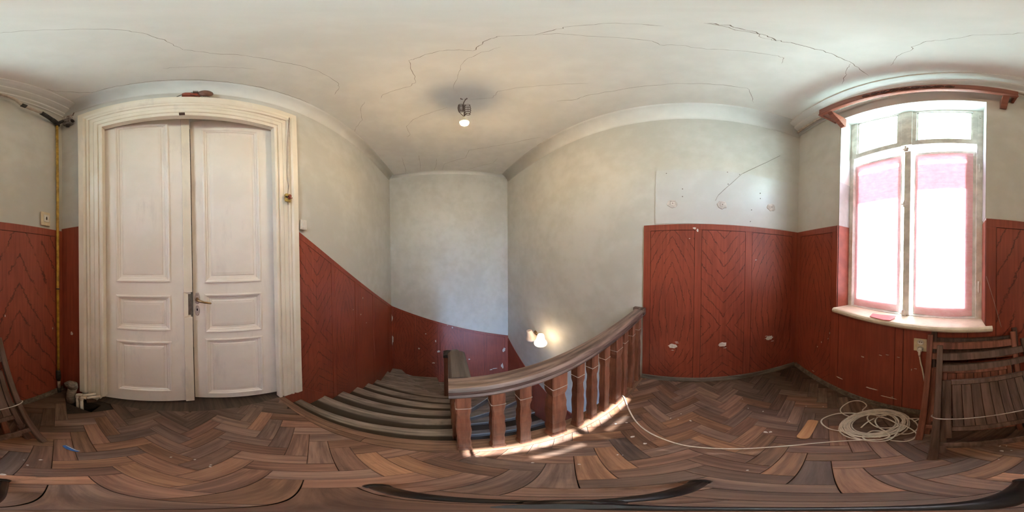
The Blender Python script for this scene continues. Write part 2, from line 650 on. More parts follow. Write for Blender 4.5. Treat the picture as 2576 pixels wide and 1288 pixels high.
def cove(name, W, r, mat, sag=0.0):
    mb = MB()
    prof = []
    for k_ in range(9):
        a = PI / 2 * k_ / 8
        prof.append((r - r * math.sin(a) + 0.0, ZC - r + r * (1 - math.cos(a)) + 0.0))
    prof = [(r * (1 - math.cos(PI / 2 * k_ / 8)), ZC - r + r * math.sin(PI / 2 * k_ / 8)) for k_ in range(9)]
    prof = [(0.0 - 0.01, ZC - r)] + prof + [(r, ZC + 0.01), (-0.01, ZC + 0.01)]
    rings = [[W.pt(u, z, d) for d, z in prof] for u in (0.0, W.len)]
    mb.loft(rings)
    for i in range(1, 9):
        mb.sm.add(i)
    return struct(mb.build(name, mat))


cove('trim_1', WA, 0.11, M['ceiling'])
cove('trim_2', WB, 0.06, M['ceiling'])
cove('trim_3', WC, 0.15, M['ceiling'])
# stepped plaster cornice above the window
mb = MB()
prof = [(-0.01, 3.035), (0.02, 3.035), (0.022, 3.05), (0.05, 3.058), (0.055, 3.075), (0.085, 3.082), (0.115, 3.092), (0.12, 3.104),
        (0.16, 3.108), (0.195, 3.116), (0.2, 3.14), (-0.01, 3.14)]
mb.loft([[WD.pt(u, z, d) for d, z in prof] for u in (0.0, WD.len)])
struct(mb.build('trim_4', M['cornice']))

# ------------------------------------------------------------------ floor and parquet
mb = MB()
hx0, hx1, hy0, hy1 = -0.80, -0.60, 0.84, 0.955
for x0, x1, y0, y1 in ((XD, XN - 0.01, -1.52, hy0), (XD, hx0, hy0, 1.0), (hx1, XN - 0.01, hy0, 1.0), (hx0, hx1, hy1, 1.0)):
    q = [(x0, max(y0, yC(x0)) if y0 < -1 else y0), (x1, max(y0, yC(x1)) if y0 < -1 else y0), (x1, min(y1, yA(x1))), (x0, min(y1, yA(x0)))]
    if y1 == 1.0:
        q = [(x0, y0), (x1, y0), (x1, yA(x1)), (x0, yA(x0))]
    mb.prism([(a, b, -0.25) for a, b in q], (0, 0, 0.228))
floor = struct(mb.build('floor', M['subfloor']))
mb = MB()
mb.box((hx0, hy0, -0.26), (hx1, hy1, -0.24))
mb.build('pit', M['black'], floor)
# threshold under the door
mb = MB()
mb.prism([(-0.66, yA(-0.66), -0.25), (0.66, yA(0.66), -0.25), (0.66, 2.3, -0.25), (-0.66, 2.3, -0.25)], (0, 0, 0.235))
mb.build('threshold', M['riser'], floor)


def clip(poly, inside, cut):
    out = []
    for i in range(len(poly)):
        a, b = poly[i], poly[(i + 1) % len(poly)]
        ia, ib = inside(a), inside(b)
        if ia:
            out.append(a)
        if ia != ib:
            lo, hi = (a, b) if ia else (b, a)
            for _ in range(22):
                m_ = ((lo[0] + hi[0]) / 2, (lo[1] + hi[1]) / 2)
                if inside(m_):
                    lo = m_
                else:
                    hi = m_
            out.append(lo)
    return out


seam = lambda y: 0.507 + 0.075 * max(0.0, y + 0.03)
clips = [lambda p: p[0] > XD + 0.004, lambda p: p[1] > yC(p[0]) + 0.004, lambda p: p[1] < yA(p[0]) - 0.004, lambda p: p[0] < seam(p[1])]
PW, PL = 0.0735, 0.2205
ANG = math.radians(137.0)
e1 = Vector((math.cos(ANG), math.sin(ANG)))
e2 = Vector((math.sin(ANG), -math.cos(ANG)))
org = Vector((0.236, -0.496)) - e1 * PL / 2 - e2 * PW / 2
hole_poly_c = (-0.70, 0.91)
mesh_cache = {}


def plank_color(cx, cy, horiz, i):
    g = random.random()
    v = 0.64 + 0.78 * random.random()
    tint = random.choice([(1.15, 1.0, 0.78), (1.0, 0.95, 0.92), (1.05, 0.92, 0.85), (0.98, 1.0, 1.02), (1.12, 0.98, 0.84), (0.9, 0.95, 1.0)])
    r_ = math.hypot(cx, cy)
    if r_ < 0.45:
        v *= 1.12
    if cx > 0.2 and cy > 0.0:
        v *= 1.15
    # ingrained dirt: by the door, in the corners and along the window wall
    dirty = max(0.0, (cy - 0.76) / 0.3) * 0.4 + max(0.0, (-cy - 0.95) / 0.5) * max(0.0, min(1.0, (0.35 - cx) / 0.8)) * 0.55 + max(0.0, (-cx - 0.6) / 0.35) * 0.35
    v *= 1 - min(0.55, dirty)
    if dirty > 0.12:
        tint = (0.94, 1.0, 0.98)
    return (v * tint[0], v * tint[1], v * tint[2], 1)


def rect(o, ax, bx, L, W_):
    return [tuple(o), tuple(o + ax * L), tuple(o + ax * L + bx * W_), tuple(o + bx * W_)]


G = 0.0008
n_pl = 0
for i in range(-30, 31):
    for j in range(-12, 13):
        for kind in (0, 1):
            if kind == 0:
                s0, t0, ax, bx = i + 3 * j, i - 3 * j, e1, e2
            else:
                s0, t0, ax, bx = i + 3 * j + 3, i - 3 * j - 2, e2, e1
            o = org + (e1 * s0 + e2 * t0) * PW
            c = o + ax * PL / 2 + bx * PW / 2
            if not (-1.3 < c.x < 0.9 and -1.8 < c.y < 1.3):
                continue
            poly = rect(o + ax * G + bx * G, ax, bx, PL - 2 * G, PW - 2 * G)
            full = all(f(p) for f in clips for p in poly)
            for f in clips:
                if len(poly) > 2:
                    poly = clip(poly, f, None)
            if len(poly) < 3:
                continue
            area = abs(sum(poly[q][0] * poly[(q + 1) % len(poly)][1] - poly[(q + 1) % len(poly)][0] * poly[q][1] for q in range(len(poly)))) / 2
            if area < 0.0009:
                continue
            if hx0 - 0.02 < c.x < hx1 + 0.03 and hy0 - 0.03 < c.y < hy1 + 0.05:
                continue
            dz = random.uniform(-0.0018, 0.0012)
            tx, ty = random.uniform(-0.006, 0.006), random.uniform(-0.012, 0.012)
            ang = math.atan2(ax.y, ax.x)
            if full:
                if 'full' not in mesh_cache:
                    m0 = MB()
                    m0.box((-PL / 2 + G, -PW / 2 + G, -0.021), (PL / 2 - G, PW / 2 - G, 0))
                    tmp = m0.build('plank', M['plank'], floor, bevel=0.0012)
                    mesh_cache['full'] = tmp.data
                    ob = tmp
                else:
                    ob = bpy.data.objects.new('plank', mesh_cache['full'])
                    COL.objects.link(ob)
                    ob.parent = floor
            else:
                ca, sa = math.cos(-ang), math.sin(-ang)
                loc = [((p[0] - c.x) * ca - (p[1] - c.y) * sa, (p[0] - c.x) * sa + (p[1] - c.y) * ca, -0.021) for p in poly]
                m0 = MB()
                m0.prism(loc, (0, 0, 0.021))
                ob = m0.build('plank', M['plank'], floor)
                tx = ty = 0
            ob.location = (c.x, c.y, dz)
            ob.rotation_euler = (ty * 0.4, tx * 0.4, ang)
            ob.color = plank_color(c.x, c.y, kind, i)
            if (c - Vector((0.236, -0.496))).length < 0.03:
                ob.color = (0.42, 0.44, 0.47, 1)
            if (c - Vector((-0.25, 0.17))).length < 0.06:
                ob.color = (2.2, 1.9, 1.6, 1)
            n_pl += 1

# border boards and the nosing of the landing, seen between the parquet and the first step
yl = [-1.38, -0.93, -0.46, -0.03, 0.34, 0.72, yA(XN) - 0.01]
for a, b in zip(yl[:-1], yl[1:]):
    inner = 0.585
    m0 = MB()
    m0.prism([(seam(a) + 0.003, a + 0.001, -0.022), (inner - 0.001 + 0.03 * max(0, (a + 0.03)) * 0, a + 0.001, -0.022),
              (inner - 0.001, b - 0.001, -0.022), (min(seam(b) + 0.003, inner - 0.002), b - 0.001, -0.022)], (0, 0, 0.022))
    c0 = Vector((0.55, (a + b) / 2, 0))
    ob = m0.build('border_board', M['nosing'], floor, loc=c0)
    v = random.uniform(0.85, 1.25)
    ob.color = (v, v * 0.97, v * 0.93, 1)
m0 = MB()
pr = [(0.586, -0.024), (0.612, -0.036), (0.626, -0.036), (0.634, -0.026), (0.636, -0.014), (0.63, -0.003), (0.618, 0.0), (0.586, 0.0)]
m0.loft([[Vector((x, y, z)) for x, z in pr] for y in (yC(0.62) + 0.01, yA(0.62) - 0.012)])
ob = m0.build('nosing', M['nosing'], floor, loc=(0.61, 0, 0))
ob.color = (1, 1, 1, 1)
m0 = MB()
m0.prism([(0.60, yC(0.6), -0.40), (0.612, yC(0.6), -0.40), (0.612, yA(0.6) - 0.012, -0.40), (0.60, yA(0.6) - 0.012, -0.40)], (0, 0, 0.37))
m0.build('landing_fascia', M['riser'], floor)
# storey below
mb = MB()
mb.box((XD - T, -1.9, ZL - 0.2), (XB + T, 1.6, ZL))
struct(mb.build('floor_below', M['subfloor']))


# ------------------------------------------------------------------ wainscot
def wainscot(W, parent, edges, top, bot, kinds, railh=0.052, stile=None, d=0.011, u_end=None):
    """edges: list of (u_left, u_right) of the panels; flat slabs in front of a dark backing leave the grooves"""
    g = 0.0035
    u0, u1 = u_end
    nseg = 6
    us = [u0 + (u1 - u0) * i / nseg for i in range(nseg + 1)]
    mb = MB()
    poly = [(u0, bot(u0))] + [(u, bot(u)) for u in us[1:]] + [(u, top(u) - 0.002) for u in us[::-1]]
    for a, b in zip(us[:-1], us[1:]):
        W.quad(mb, [(a, bot(a)), (b, bot(b)), (b, top(b) - 0.002), (a, top(a) - 0.002)], 0.0005, 0.005)
    mb.build('backing', M['w_groove'], parent)
    # top rail
    mb = MB()
    for a, b in zip(us[:-1], us[1:]):
        W.quad(mb, [(a, top(a) - railh), (b, top(b) - railh), (b, top(b)), (a, top(a))], 0.002, d)
    mb.build('rail', M['w_plain'], parent, recalc=True)
    xs = [u0] + [e for ab in edges for e in ab] + [u1]
    for k_ in range(0, len(xs) - 1):
        a, b = xs[k_], xs[k_ + 1]
        if b - a < 0.012:
            continue
        is_panel = k_ % 2 == 1
        gg = g if is_panel else 0.0
        ta, tb = top(a) - railh - (g if is_panel else 0) - 0.0005, top(b) - railh - (g if is_panel else 0) - 0.0005
        mb = MB()
        W.quad(mb, [(a + gg, bot(a)), (b - gg, bot(b)), (b - gg, tb), (a + gg, ta)], 0.003, d - (0.001 if is_panel else 0))
        uc, zc_ = (a + b) / 2, (max(bot(a), top(a) - 1.6) + ta) / 2
        kd = kinds[(k_ - 1) // 2] if is_panel else 'plain'
        key = {'plain': 'w_plain', 'oval': 'w_oval', 'chevron': 'w_chev', 'arch': 'w_arch'}[kd]
        mb.build('panel' if is_panel else 'stile', M[key], parent,
                 uvf=lambda p, uc=uc, zc_=zc_: ((p - W.o).dot(W.u) - uc, p.z - zc_))


def upx(W, *pxs, y=760):
    return [W.px(p, y, 0.01)[0] for p in pxs]


ZW = 1.66
# right wall, landing part (three panels)
ul, ur = upx(WC, 1618)[0], WC.len - 0.002
eC = upx(WC, 1635, 1746, 1763, 1873, 1889, 1990)
eC = [tuple(sorted(p)) for p in zip(eC[0::2], eC[1::2])]
wainscot(WC, wr, eC, lambda u: ZW + 0.012 * math.sin((u - ul) / max(0.1, ur - ul) * PI), lambda u: 0.005, ['oval', 'chevron', 'oval'], u_end=(ul, ur))
# right wall, falling with the stairs behind the balusters
cpx = [(1274, 846), (1316, 918), (1342, 954), (1369, 984), (1423, 1029), (1441, 1043)]
cz = [WC.px(*p, 0.01) for p in cpx]
u_a, z_a = cz[0]
u_b, z_b = cz[-1]
topC = lambda u: z_a + (z_b - z_a) * (u - 0.0) / (u_b - 0.0)
eC2 = [(0.05 + 0.46 * i, 0.05 + 0.46 * i + 0.41) for i in range(5)]
wainscot(WC, wr, eC2, topC, lambda u: max(ZL, topC(u) - 1.55), ['plain'] * 5, u_end=(0.003, 2.35))
# far wall
zb = [WB.px(981, 769, 0.01), WB.px(1110, 822, 0.01), WB.px(1273, 845, 0.01)]
z0b, z2b = zb[0][1], zb[2][1]
topB = lambda u: z0b + (z2b - z0b) * u / WB.len
eB = upx(WB, 990, 1043, 1048, 1101, 1107, 1160, 1165, 1218, 1223, 1270, y=850)
eB = [tuple(sorted(p)) for p in zip(eB[0::2], eB[1::2])]
wainscot(WB, wf, eB, topB, lambda u: topB(u) - 1.75, ['oval', 'chevron', 'oval', 'plain', 'plain'], u_end=(0.003, WB.len - 0.003))
# door wall beside the stairs
za0 = WA.px(753, 584, 0.01)
za1 = (WA.len, z0b)
topA = lambda u: za0[1] + (za1[1] - za0[1]) * (u - za0[0]) / (za1[0] - za0[0])
eA = [tuple(upx(WA, a, b, y=790)) for a, b in ((755, 835), (843, 894), (901, 938), (942, 977))]
wainscot(WA, wl, eA, topA, lambda u: topA(u) - 1.98 - 0.1 * (u - za0[0]) / 2.3, ['chevron', 'oval', 'plain', 'plain'], u_end=(uA(0.802), WA.len - 0.003))
# door wall, narrow strip in the corner
wainscot(WA, wl, [], lambda u: 1.655, lambda u: 0.005, [], u_end=(0.003, uA(-0.79)), railh=0.002)
# window wall: left of the window, under the window, right of the window
uD = lambda y: y - yC(XD)
wainscot(WD, wk, [tuple(upx(WD, 2012, 2092, y=700))], lambda u: ZW, lambda u: 0.005, ['oval'], u_end=(0.003, uD(-0.9052)))
eD = upx(WD, 2107, 2251, 2271, y=900)
wainscot(WD, wk, [(eD[0], eD[1]), (eD[2], eD[2] + 0.40)], lambda u: 0.952, lambda u: 0.005, ['plain', 'plain'], railh=0.02,
         u_end=(uD(-0.905), uD(0.165)))
wainscot(WD, wk, [(uD(0.228), uD(0.895))], lambda u: ZW - 0.01 - 0.02 * (u - uD(0.165)), lambda u: 0.005, ['arch'],
         u_end=(uD(0.1652), WD.len - 0.003))
# skirting boards
def skirting(name, W, u0, u1, h=0.052, d=0.026):
    mb = MB()
    pr = [(0.012, 0.0), (d + 0.008, 0.0), (d + 0.006, 0.02), (d - 0.004, h - 0.006), (d - 0.012, h), (0.012, h)]
    mb.loft([[W.pt(u, z, dd) for dd, z in pr] for u in (u0, u1)])
    o = mb.build(name, M['skirting'], loc=W.pt((u0 + u1) / 2, 0))
    return struct(o)


skirting('baseboard_right', WC, upx(WC, 1618)[0], WC.len - 0.03)
skirting('baseboard_back', WD, 0.03, WD.len - 0.02)
mb = MB()
WA.quad(mb, [(uA(0.60), -0.30), (uA(1.06), -0.55), (uA(1.06), -0.28), (uA(0.80), 0.045), (uA(0.65), 0.045)], 0.012, 0.018)
mb.build('skirt', M['w_plain'], wl)

# reveal paint of the window (white above, red below the wainscot line)
mb = MB()


def reveal(mb, y, z0, z1a, z1b, s, x1=-1.135):
    """thin lining on a window reveal; s = +1 when it faces +y"""
    x0 = XD
    mb.prism([(x0, y, z0), (x1, y, z0), (x1, y, z1b), (x0, y, z1a)], (0, 0.004 * s, 0))


# ------------------------------------------------------------------ double door
dr = struct(empty('door_1', (0, 1.1, 0)))


def ring(mb, fr, rect_, prof):
    """nested rectangles in a leaf's plane; fr(u, z, d) -> world"""
    a, b, c, d_ = rect_
    rings = []
    for o, h in prof:
        rings.append([fr(a + o, c + o, h), fr(b - o, c + o, h), fr(b - o, d_ - o, h), fr(a + o, d_ - o, h)])
    n0 = len(mb.v)
    mb.loft(rings, cap=False)
    mb.f.append([n0 + (len(rings) - 1) * 4 + i for i in range(4)])


def leaf(name, p0, p1, z0, z1, rects, thick=0.042):
    """p0 hinge edge, p1 meeting edge, rects in photo pixels (x0, x1, ytop, ybottom)"""
    a, b = Vector((p0[0], p0[1], 0)), Vector((p1[0], p1[1], 0))
    u = (b - a).normalized()
    L = (b - a).length
    n = Vector((-u.y, u.x, 0))
    if n.y > 0:
        n = -n
    fr = lambda uu, z, d: a + u * uu + Vector((0, 0, z)) + n * d
    root = empty(name, a)
    root.parent = dr
    root.location = a - dr.location
    R = []
    for x0, x1, ya, yb in rects:
        q0, q1 = on(x0, ya, a, n), on(x1, yb, a, n)
        us = sorted(((q0 - a).dot(u), (q1 - a).dot(u)))
        R.append([us[0], us[1], q1.z, q0.z])
    ua = sum(r[0] for r in R) / 3
    ub = sum(r[1] for r in R) / 3
    R = [[ua, ub, r[2], r[3]] for r in R]
    def slab(nm, u0, u1, za, zb_):
        m_ = MB()
        m_.prism([fr(u0, za, 0), fr(u1, za, 0), fr(u1, zb_, 0), fr(u0, zb_, 0)], -n * thick)
        m_.build(nm, M['door'], root)
    slab('stile', 0, ua, z0, z1)
    slab('stile', ub, L, z0, z1)
    zs = [z1] + [z for r in R for z in (r[3], r[2])] + [z0]
    for k_ in range(0, 8, 2):
        slab('rail', ua, ub, zs[k_ + 1], zs[k_])
    for r in R:
        m_ = MB()
        ring(m_, fr, (r[0] - 0.004, r[1] + 0.004, r[2] - 0.004, r[3] + 0.004),
             [(0, -0.03), (0, 0.006), (0.008, 0.009), (0.016, 0.006), (0.022, -0.002), (0.03, -0.004), (0.034, -0.012), (0.048, -0.014),
              (0.05, -0.014), (0.056, -0.009), (0.06, -0.009), (0.075, -0.007)])
        m_.build('panel', M['door'], root)
    return root, fr, L


Lp0, Lp1 = (-0.635, 1.035), (-0.004, 1.150)
Rp0, Rp1 = (0.615, 1.088), (0.012, 1.185)
lleaf, frL, LL = leaf('left_leaf', Lp0, Lp1, 0.035, 2.70, [(288, 428, 322, 708), (294, 430, 742, 830), (295, 432, 855, 983)])
rleaf, frR, LR = leaf('right_leaf', Rp0, Rp1, 0.035, 2.70, [(508, 655, 328, 706), (517, 658, 741, 827), (517, 663, 853, 980)])
# cover strip on the meeting edge of the left leaf, cut away round the lock
m_ = MB()
kz = [0.012, 0.0, 0.0]
zb1, zb2 = 0.965, 1.155
for za, zc_ in ((0.035, zb1), (zb2, 2.715)):
    m_.prism([frL(LL - 0.052, za, 0.0005), frL(LL + 0.008, za, 0.0005), frL(LL + 0.008, zc_, 0.0005), frL(LL - 0.052, zc_, 0.0005)],
             (frL(0, 0, 0.016) - frL(0, 0, 0.0)))
m_.prism([frL(LL - 0.052, zb1, 0.0005), frL(LL - 0.022, zb1 + 0.012, 0.0005), frL(LL - 0.022, zb2 - 0.012, 0.0005), frL(LL - 0.052, zb2, 0.0005)],
         (frL(0, 0, 0.016) - frL(0, 0, 0.0)))
m_.build('cover_strip', M['casing'], lleaf, bevel=0.003)
m_ = MB()
m_.prism([frL(LL - 0.021, zb1 + 0.016, 0.0005), frL(LL + 0.004, zb1 + 0.016, 0.0005), frL(LL + 0.004, zb2 - 0.016, 0.0005), frL(LL - 0.021, zb2 - 0.016, 0.0005)],
         (frL(0, 0, 0.004) - frL(0, 0, 0.0)))
m_.build('lock_keep', M['steel'], lleaf)
# lock furniture on the right leaf
nR = frR(0, 0, 1) - frR(0, 0, 0)
uR = frR(1, 0, 0) - frR(0, 0, 0)


def rpx(px, py, d=0.0):
    p = on(px, py, frR(0, 0, d), nR)
    return (p - frR(0, 0, 0)).dot(uR), p.z


hu, hz = rpx(496.5, 750)
ku, kz_ = rpx(496.5, 781)


def oval_plate(cu, cz_, rw, rh, d0, d1, n=24, flute=0.0):
    m_ = MB()
    ringp = lambda s, d: [frR(cu + s * rw * (1 + flute * math.cos(6 * t_)) * math.cos(t_), cz_ + s * rh * math.copysign(abs(math.sin(t_)) ** 0.8, math.sin(t_)), d)
                          for t_ in (2 * PI * q / n for q in range(n))]
    m_.loft([ringp(1, d0), ringp(1, d1 * 0.6), ringp(0.85, d1)])
    return m_


pl_ = oval_plate(hu, hz, 0.019, 0.046, 0.0005, 0.006, flute=0.08).build('handle_plate', M['plate'], rleaf)
m_ = MB()
cI = frR(hu, hz - 0.004, 0)
m_.tube([cI, cI + nR * 0.012, cI + nR * 0.045], [0.0115, 0.0115, 0.010], 14)
m_.tube([cI + nR * 0.04, cI + nR * 0.052 - uR * 0.012 - Vector((0, 0, 0.002)), cI + nR * 0.054 - uR * 0.055 - Vector((0, 0, 0.014)),
         cI + nR * 0.05 - uR * 0.10 - Vector((0, 0, 0.022)), cI + nR * 0.05 - uR * 0.104 - Vector((0, 0, 0.0225))],
        [0.010, 0.0105, 0.0075, 0.006, 0.003], 12)
m_.build('handle', M['brass'], rleaf)
oval_plate(ku, kz_, 0.017, 0.042, 0.0005, 0.005, flute=0.06).build('keyhole_plate', M['plate'], rleaf)
oval_plate(ku, kz_ + 0.008, 0.006, 0.011, 0.004, 0.0056).build('keyhole', M['black'], rleaf)
# dark iron bolt keep at the head of the door
p = on(457, 286, (0, 0.985, 0), (0, 1, 0))
m_ = MB()
m_.box((p.x - 0.017, 0.975, p.z - 0.006), (p.x + 0.02, 1.0, p.z + 0.008))
m_.build('bolt_keep', M['wire'], dr, bevel=0.002)

# casing (three mitred lengths of one moulding), head is taller than the jambs
prof = [(-0.005, -0.03), (-0.005, 0.016), (0.006, 0.02), (0.016, 0.02), (0.018, 0.008), (0.028, 0.008), (0.031, 0.02), (0.060, 0.022), (0.062, 0.015), (0.064, 0.022), (0.095, 0.024), (0.098, 0.014), (0.102, 0.030), (0.116, 0.034),
        (0.119, 0.018), (0.126, 0.018), (0.132, 0.03), (0.145, 0.04), (0.188, 0.042), (0.194, 0.034), (0.194, -0.002)]
ci0, ci1, ciz = uA(-0.594), uA(0.602), 2.605
tr5 = struct(empty('trim_5', WA.pt(uA(0), 0)))


def casing_len(pts0, pts1, nm):
    m_ = MB()
    m_.loft([pts0, pts1])
    m_.build(nm, M['casing'], tr5)


top_s = 1.46
zbl = 0.10
casing_len([WA.pt(ci0 - o, zbl, d) for o, d in prof], [WA.pt(ci0 - o, ciz + o * top_s, d) for o, d in prof], 'jamb_casing')
casing_len([WA.pt(ci0 - o, ciz + o * top_s, d) for o, d in prof], [WA.pt(ci1 + o, ciz + o * top_s, d) for o, d in prof], 'head_casing')
casing_len([WA.pt(ci1 + o, 0.0, d) for o, d in prof], [WA.pt(ci1 + o, ciz + o * top_s, d) for o, d in prof], 'jamb_casing')
# door lining (reveals) and the passage behind
lin = struct(empty('trim_6', WA.pt(uA(0), 0)))
m_ = MB()
m_.box((-0.66, 1.0, 2.735), (0.66, 1.33, 2.759))
m_.build('head_lining', M['casing'], lin)
m_ = MB()
m_.box((-0.659, 1.02, 0), (-0.643, 1.30, 2.735))
m_.build('side_lining', M['casing'], lin)
m_ = MB()
m_.box((0.643, 1.06, 0), (0.659, 1.33, 2.735))
m_.build('side_lining', M['casing'], lin)
m_ = MB()
for a, b in (((-0.95, 2.3, -0.1), (0.95, 2.34, 3.0)), ((-0.99, 1.27, -0.1), (-0.95, 2.34, 3.0)), ((0.95, 1.36, -0.1), (0.99, 2.34, 3.0)),
             ((-0.99, 1.36, 2.9), (0.99, 2.34, 3.0))):
    m_.box(a, b)
struct(m_.build('wall_passage', M['passage']))

# ------------------------------------------------------------------ window
win = struct(empty('window_1', (-1.12, -0.37, 0.95)))
XF = -1.125       # room face of the frame


def wpoly(px, x):
    return [onx(a, b, x) for a, b in px]


def wslab(name, poly, depth, mat, bevel=0.0):
    m_ = MB()
    m_.prism(poly, (-depth, 0, 0))
    return m_.build(name, mat, win, bevel=bevel)


def yz(y0, y1, z0, z1, x=XF):
    return [Vector((x, y0, z0)), Vector((x, y1, z0)), Vector((x, y1, z1)), Vector((x, y0, z1))]


# tall frame: two jambs, head, bottom rail, centre post, transom rail
WY0, WY1 = -0.905, 0.165
wslab('jamb', yz(WY0, -0.862, 0.95, 2.99), 0.05, M['winframe'], 0.004)
wslab('jamb', yz(0.118, WY1, 0.95, 2.95), 0.05, M['winframe'], 0.004)
wslab('head', [Vector((XF, -0.862, 2.93)), Vector((XF, 0.118, 2.86)), Vector((XF, 0.118, 2.96)), Vector((XF, -0.862, 2.99))], 0.05, M['winframe'])
wslab('bottom_rail', yz(-0.862, 0.118, 0.95, 0.968), 0.05, M['winframe'])
wslab('centre_post', yz(-0.396, -0.348, 0.968, 2.30, XF + 0.012), 0.06, M['winframe'], 0.003)
wslab('upper_post', yz(-0.428, -0.345, 2.375, 2.90, XF + 0.012), 0.045, M['winframe'], 0.004)
# transom lights: frame of four bars each, a pane in it
for (y0, y1, zb0, zb1, zt0, zt1) in ((-0.862, -0.428, 2.366, 2.376, 2.95, 2.915), (-0.345, 0.118, 2.374, 2.354, 2.905, 2.866)):
    b = 0.052
    lerp = lambda y, a, c: a + (c - a) * (y - y0) / (y1 - y0)
    zb_, zt_ = (lambda y: lerp(y, zb0, zb1)), (lambda y: lerp(y, zt0, zt1))
    bars = [[(y0, zb_(y0)), (y1, zb_(y1)), (y1, zb_(y1) + b), (y0, zb_(y0) + b)], [(y0, zt_(y0) - b), (y1, zt_(y1) - b), (y1, zt_(y1)), (y0, zt_(y0))],
            [(y0, zb_(y0) + b), (y0 + 0.03, zb_(y0) + b), (y0 + 0.03, zt_(y0) - b), (y0, zt_(y0) - b)],
            [(y1 - 0.03, zb_(y1) + b), (y1, zb_(y1) + b), (y1, zt_(y1) - b), (y1 - 0.03, zt_(y1) - b)]]
    fr_ = empty('transom_light', (XF, (y0 + y1) / 2, zb_(y0)))
    fr_.parent = win
    fr_.location = fr_.location - win.location
    for nm, q in zip(('bottom_bar', 'top_bar', 'side_bar', 'side_bar'), bars):
        m_ = MB()
        m_.prism([(XF + 0.002, a, c) for a, c in q], (-0.016, 0, 0))
        m_.build(nm, M['winframe'], fr_)
    m_ = MB()       # inner glazing bead: a stepped lip round the pane
    for q in ([(y0 + 0.03, zb_(y0) + b), (y1 - 0.03, zb_(y1) + b), (y1 - 0.03, zb_(y1) + b + 0.012), (y0 + 0.03, zb_(y0) + b + 0.012)],
              [(y0 + 0.03, zt_(y0) - b - 0.012), (y1 - 0.03, zt_(y1) - b - 0.012), (y1 - 0.03, zt_(y1) - b), (y0 + 0.03, zt_(y0) - b)],
              [(y0 + 0.03, zb_(y0) + b), (y0 + 0.042, zb_(y0) + b), (y0 + 0.042, zt_(y0) - b), (y0 + 0.03, zt_(y0) - b)],
              [(y1 - 0.042, zb_(y1) + b), (y1 - 0.03, zb_(y1) + b), (y1 - 0.03, zt_(y1) - b), (y1 - 0.042, zt_(y1) - b)]):
        m_.prism([(XF - 0.008, a, c) for a, c in q], (-0.012, 0, 0))
    m_.build('glazing_bead', M['winframe'], fr_)
    m_ = MB()
    m_.prism([(XF - 0.016, y0 + 0.025, zb_(y0) + b - 0.006), (XF - 0.016, y1 - 0.025, zb_(y1) + b - 0.006), (XF - 0.016, y1 - 0.025, zt_(y1) - b + 0.006),
              (XF - 0.016, y0 + 0.025, zt_(y0) - b + 0.006)], (-0.003, 0, 0))
    m_.build('pane', M['pane_frost'], fr_)
# casements (thin top rails so the slit above them stays open to the sun)
XS = XF - 0.034
for y0, y1, zt in ((-0.862, -0.43, 2.304), (-0.332, 0.118, 2.298)):
    sa = empty('casement', (XF, (y0 + y1) / 2, 0.97))
    sa.parent = win
    sa.location = sa.location - win.location
    ins = (0.035 if y0 < -0.5 else 0.026, 0.03 if y0 < -0.5 else 0.075)
    for nm, (a, b, c, d) in (('side_bar', (y0, y0 + ins[0], 0.9683, zt)), ('side_bar', (y1 - ins[1], y1, 0.9683, zt)),
                             ('top_bar', (y0 + ins[0], y1 - ins[1], zt - 0.035, zt)), ('bottom_bar', (y0 + ins[0], y1 - ins[1], 0.9683, 1.04))):
        m_ = MB()
        m_.prism([(XS, a, c), (XS, b, c), (XS, b, d), (XS, a, d)], (-0.016, 0, 0))
        m_.build(nm, M['winframe'], sa)
    m_ = MB()
    m_.box((XS - 0.012, y0 + ins[0] - 0.008, 1.03), (XS - 0.009, y1 - ins[1] + 0.008, zt - 0.03))
    m_.build('pane', M['pane'], sa)
    # the narrow light between the casement and the centre post
    a, b = (y1 + 0.0005, -0.397) if y0 < -0.5 else (-0.347, y0 - 0.0005)
    m_ = MB()
    m_.box((XS - 0.012, a, 0.969), (XS - 0.009, b, zt))
    m_.build('pane', M['pane_frost'], sa)
# unseen window added in the storey below to light the far wall's foot
win2 = struct(empty('added_window', WD.pt((LW0 + LW1) / 2, LZ0, -0.1)))
for nm, (a, b, c, d) in (('side_bar', (LW0, LW0 + 0.06, LZ0, LZ1)), ('side_bar', (LW1 - 0.06, LW1, LZ0, LZ1)), ('top_bar', (LW0 + 0.06, LW1 - 0.06, LZ1 - 0.06, LZ1)),
                         ('bottom_bar', (LW0 + 0.06, LW1 - 0.06, LZ0, LZ0 + 0.06)), ('mullion', ((LW0 + LW1) / 2 - 0.03, (LW0 + LW1) / 2 + 0.03, LZ0 + 0.06, LZ1 - 0.06))):
    m_ = MB()
    WD.quad(m_, [(a, c), (b, c), (b, d), (a, d)], -0.14, -0.10)
    m_.build(nm, M['winframe'], win2)
for a, b in ((LW0 + 0.06, (LW0 + LW1) / 2 - 0.03), ((LW0 + LW1) / 2 + 0.03, LW1 - 0.06)):
    m_ = MB()
    WD.quad(m_, [(a, LZ0 + 0.06), (b, LZ0 + 0.06), (b, LZ1 - 0.06), (a, LZ1 - 0.06)], -0.124, -0.12)
    m_.build('pane', M['pane_blue'], win2)
# catch fittings on the centre post
for z in (2.32, 1.80, 0.985):
    m_ = MB()
    m_.box((XF + 0.012, -0.402, z - 0.022), (XF + 0.02, -0.366, z + 0.022))
    m_.box((XF + 0.02, -0.392, z - 0.012), (XF + 0.032, -0.378, z + 0.03))
    m_.box((XF + 0.02, -0.41, z - 0.006), (XF + 0.026, -0.36, z + 0.006))
    m_.build('catch', M['winframe'], win, bevel=0.002)
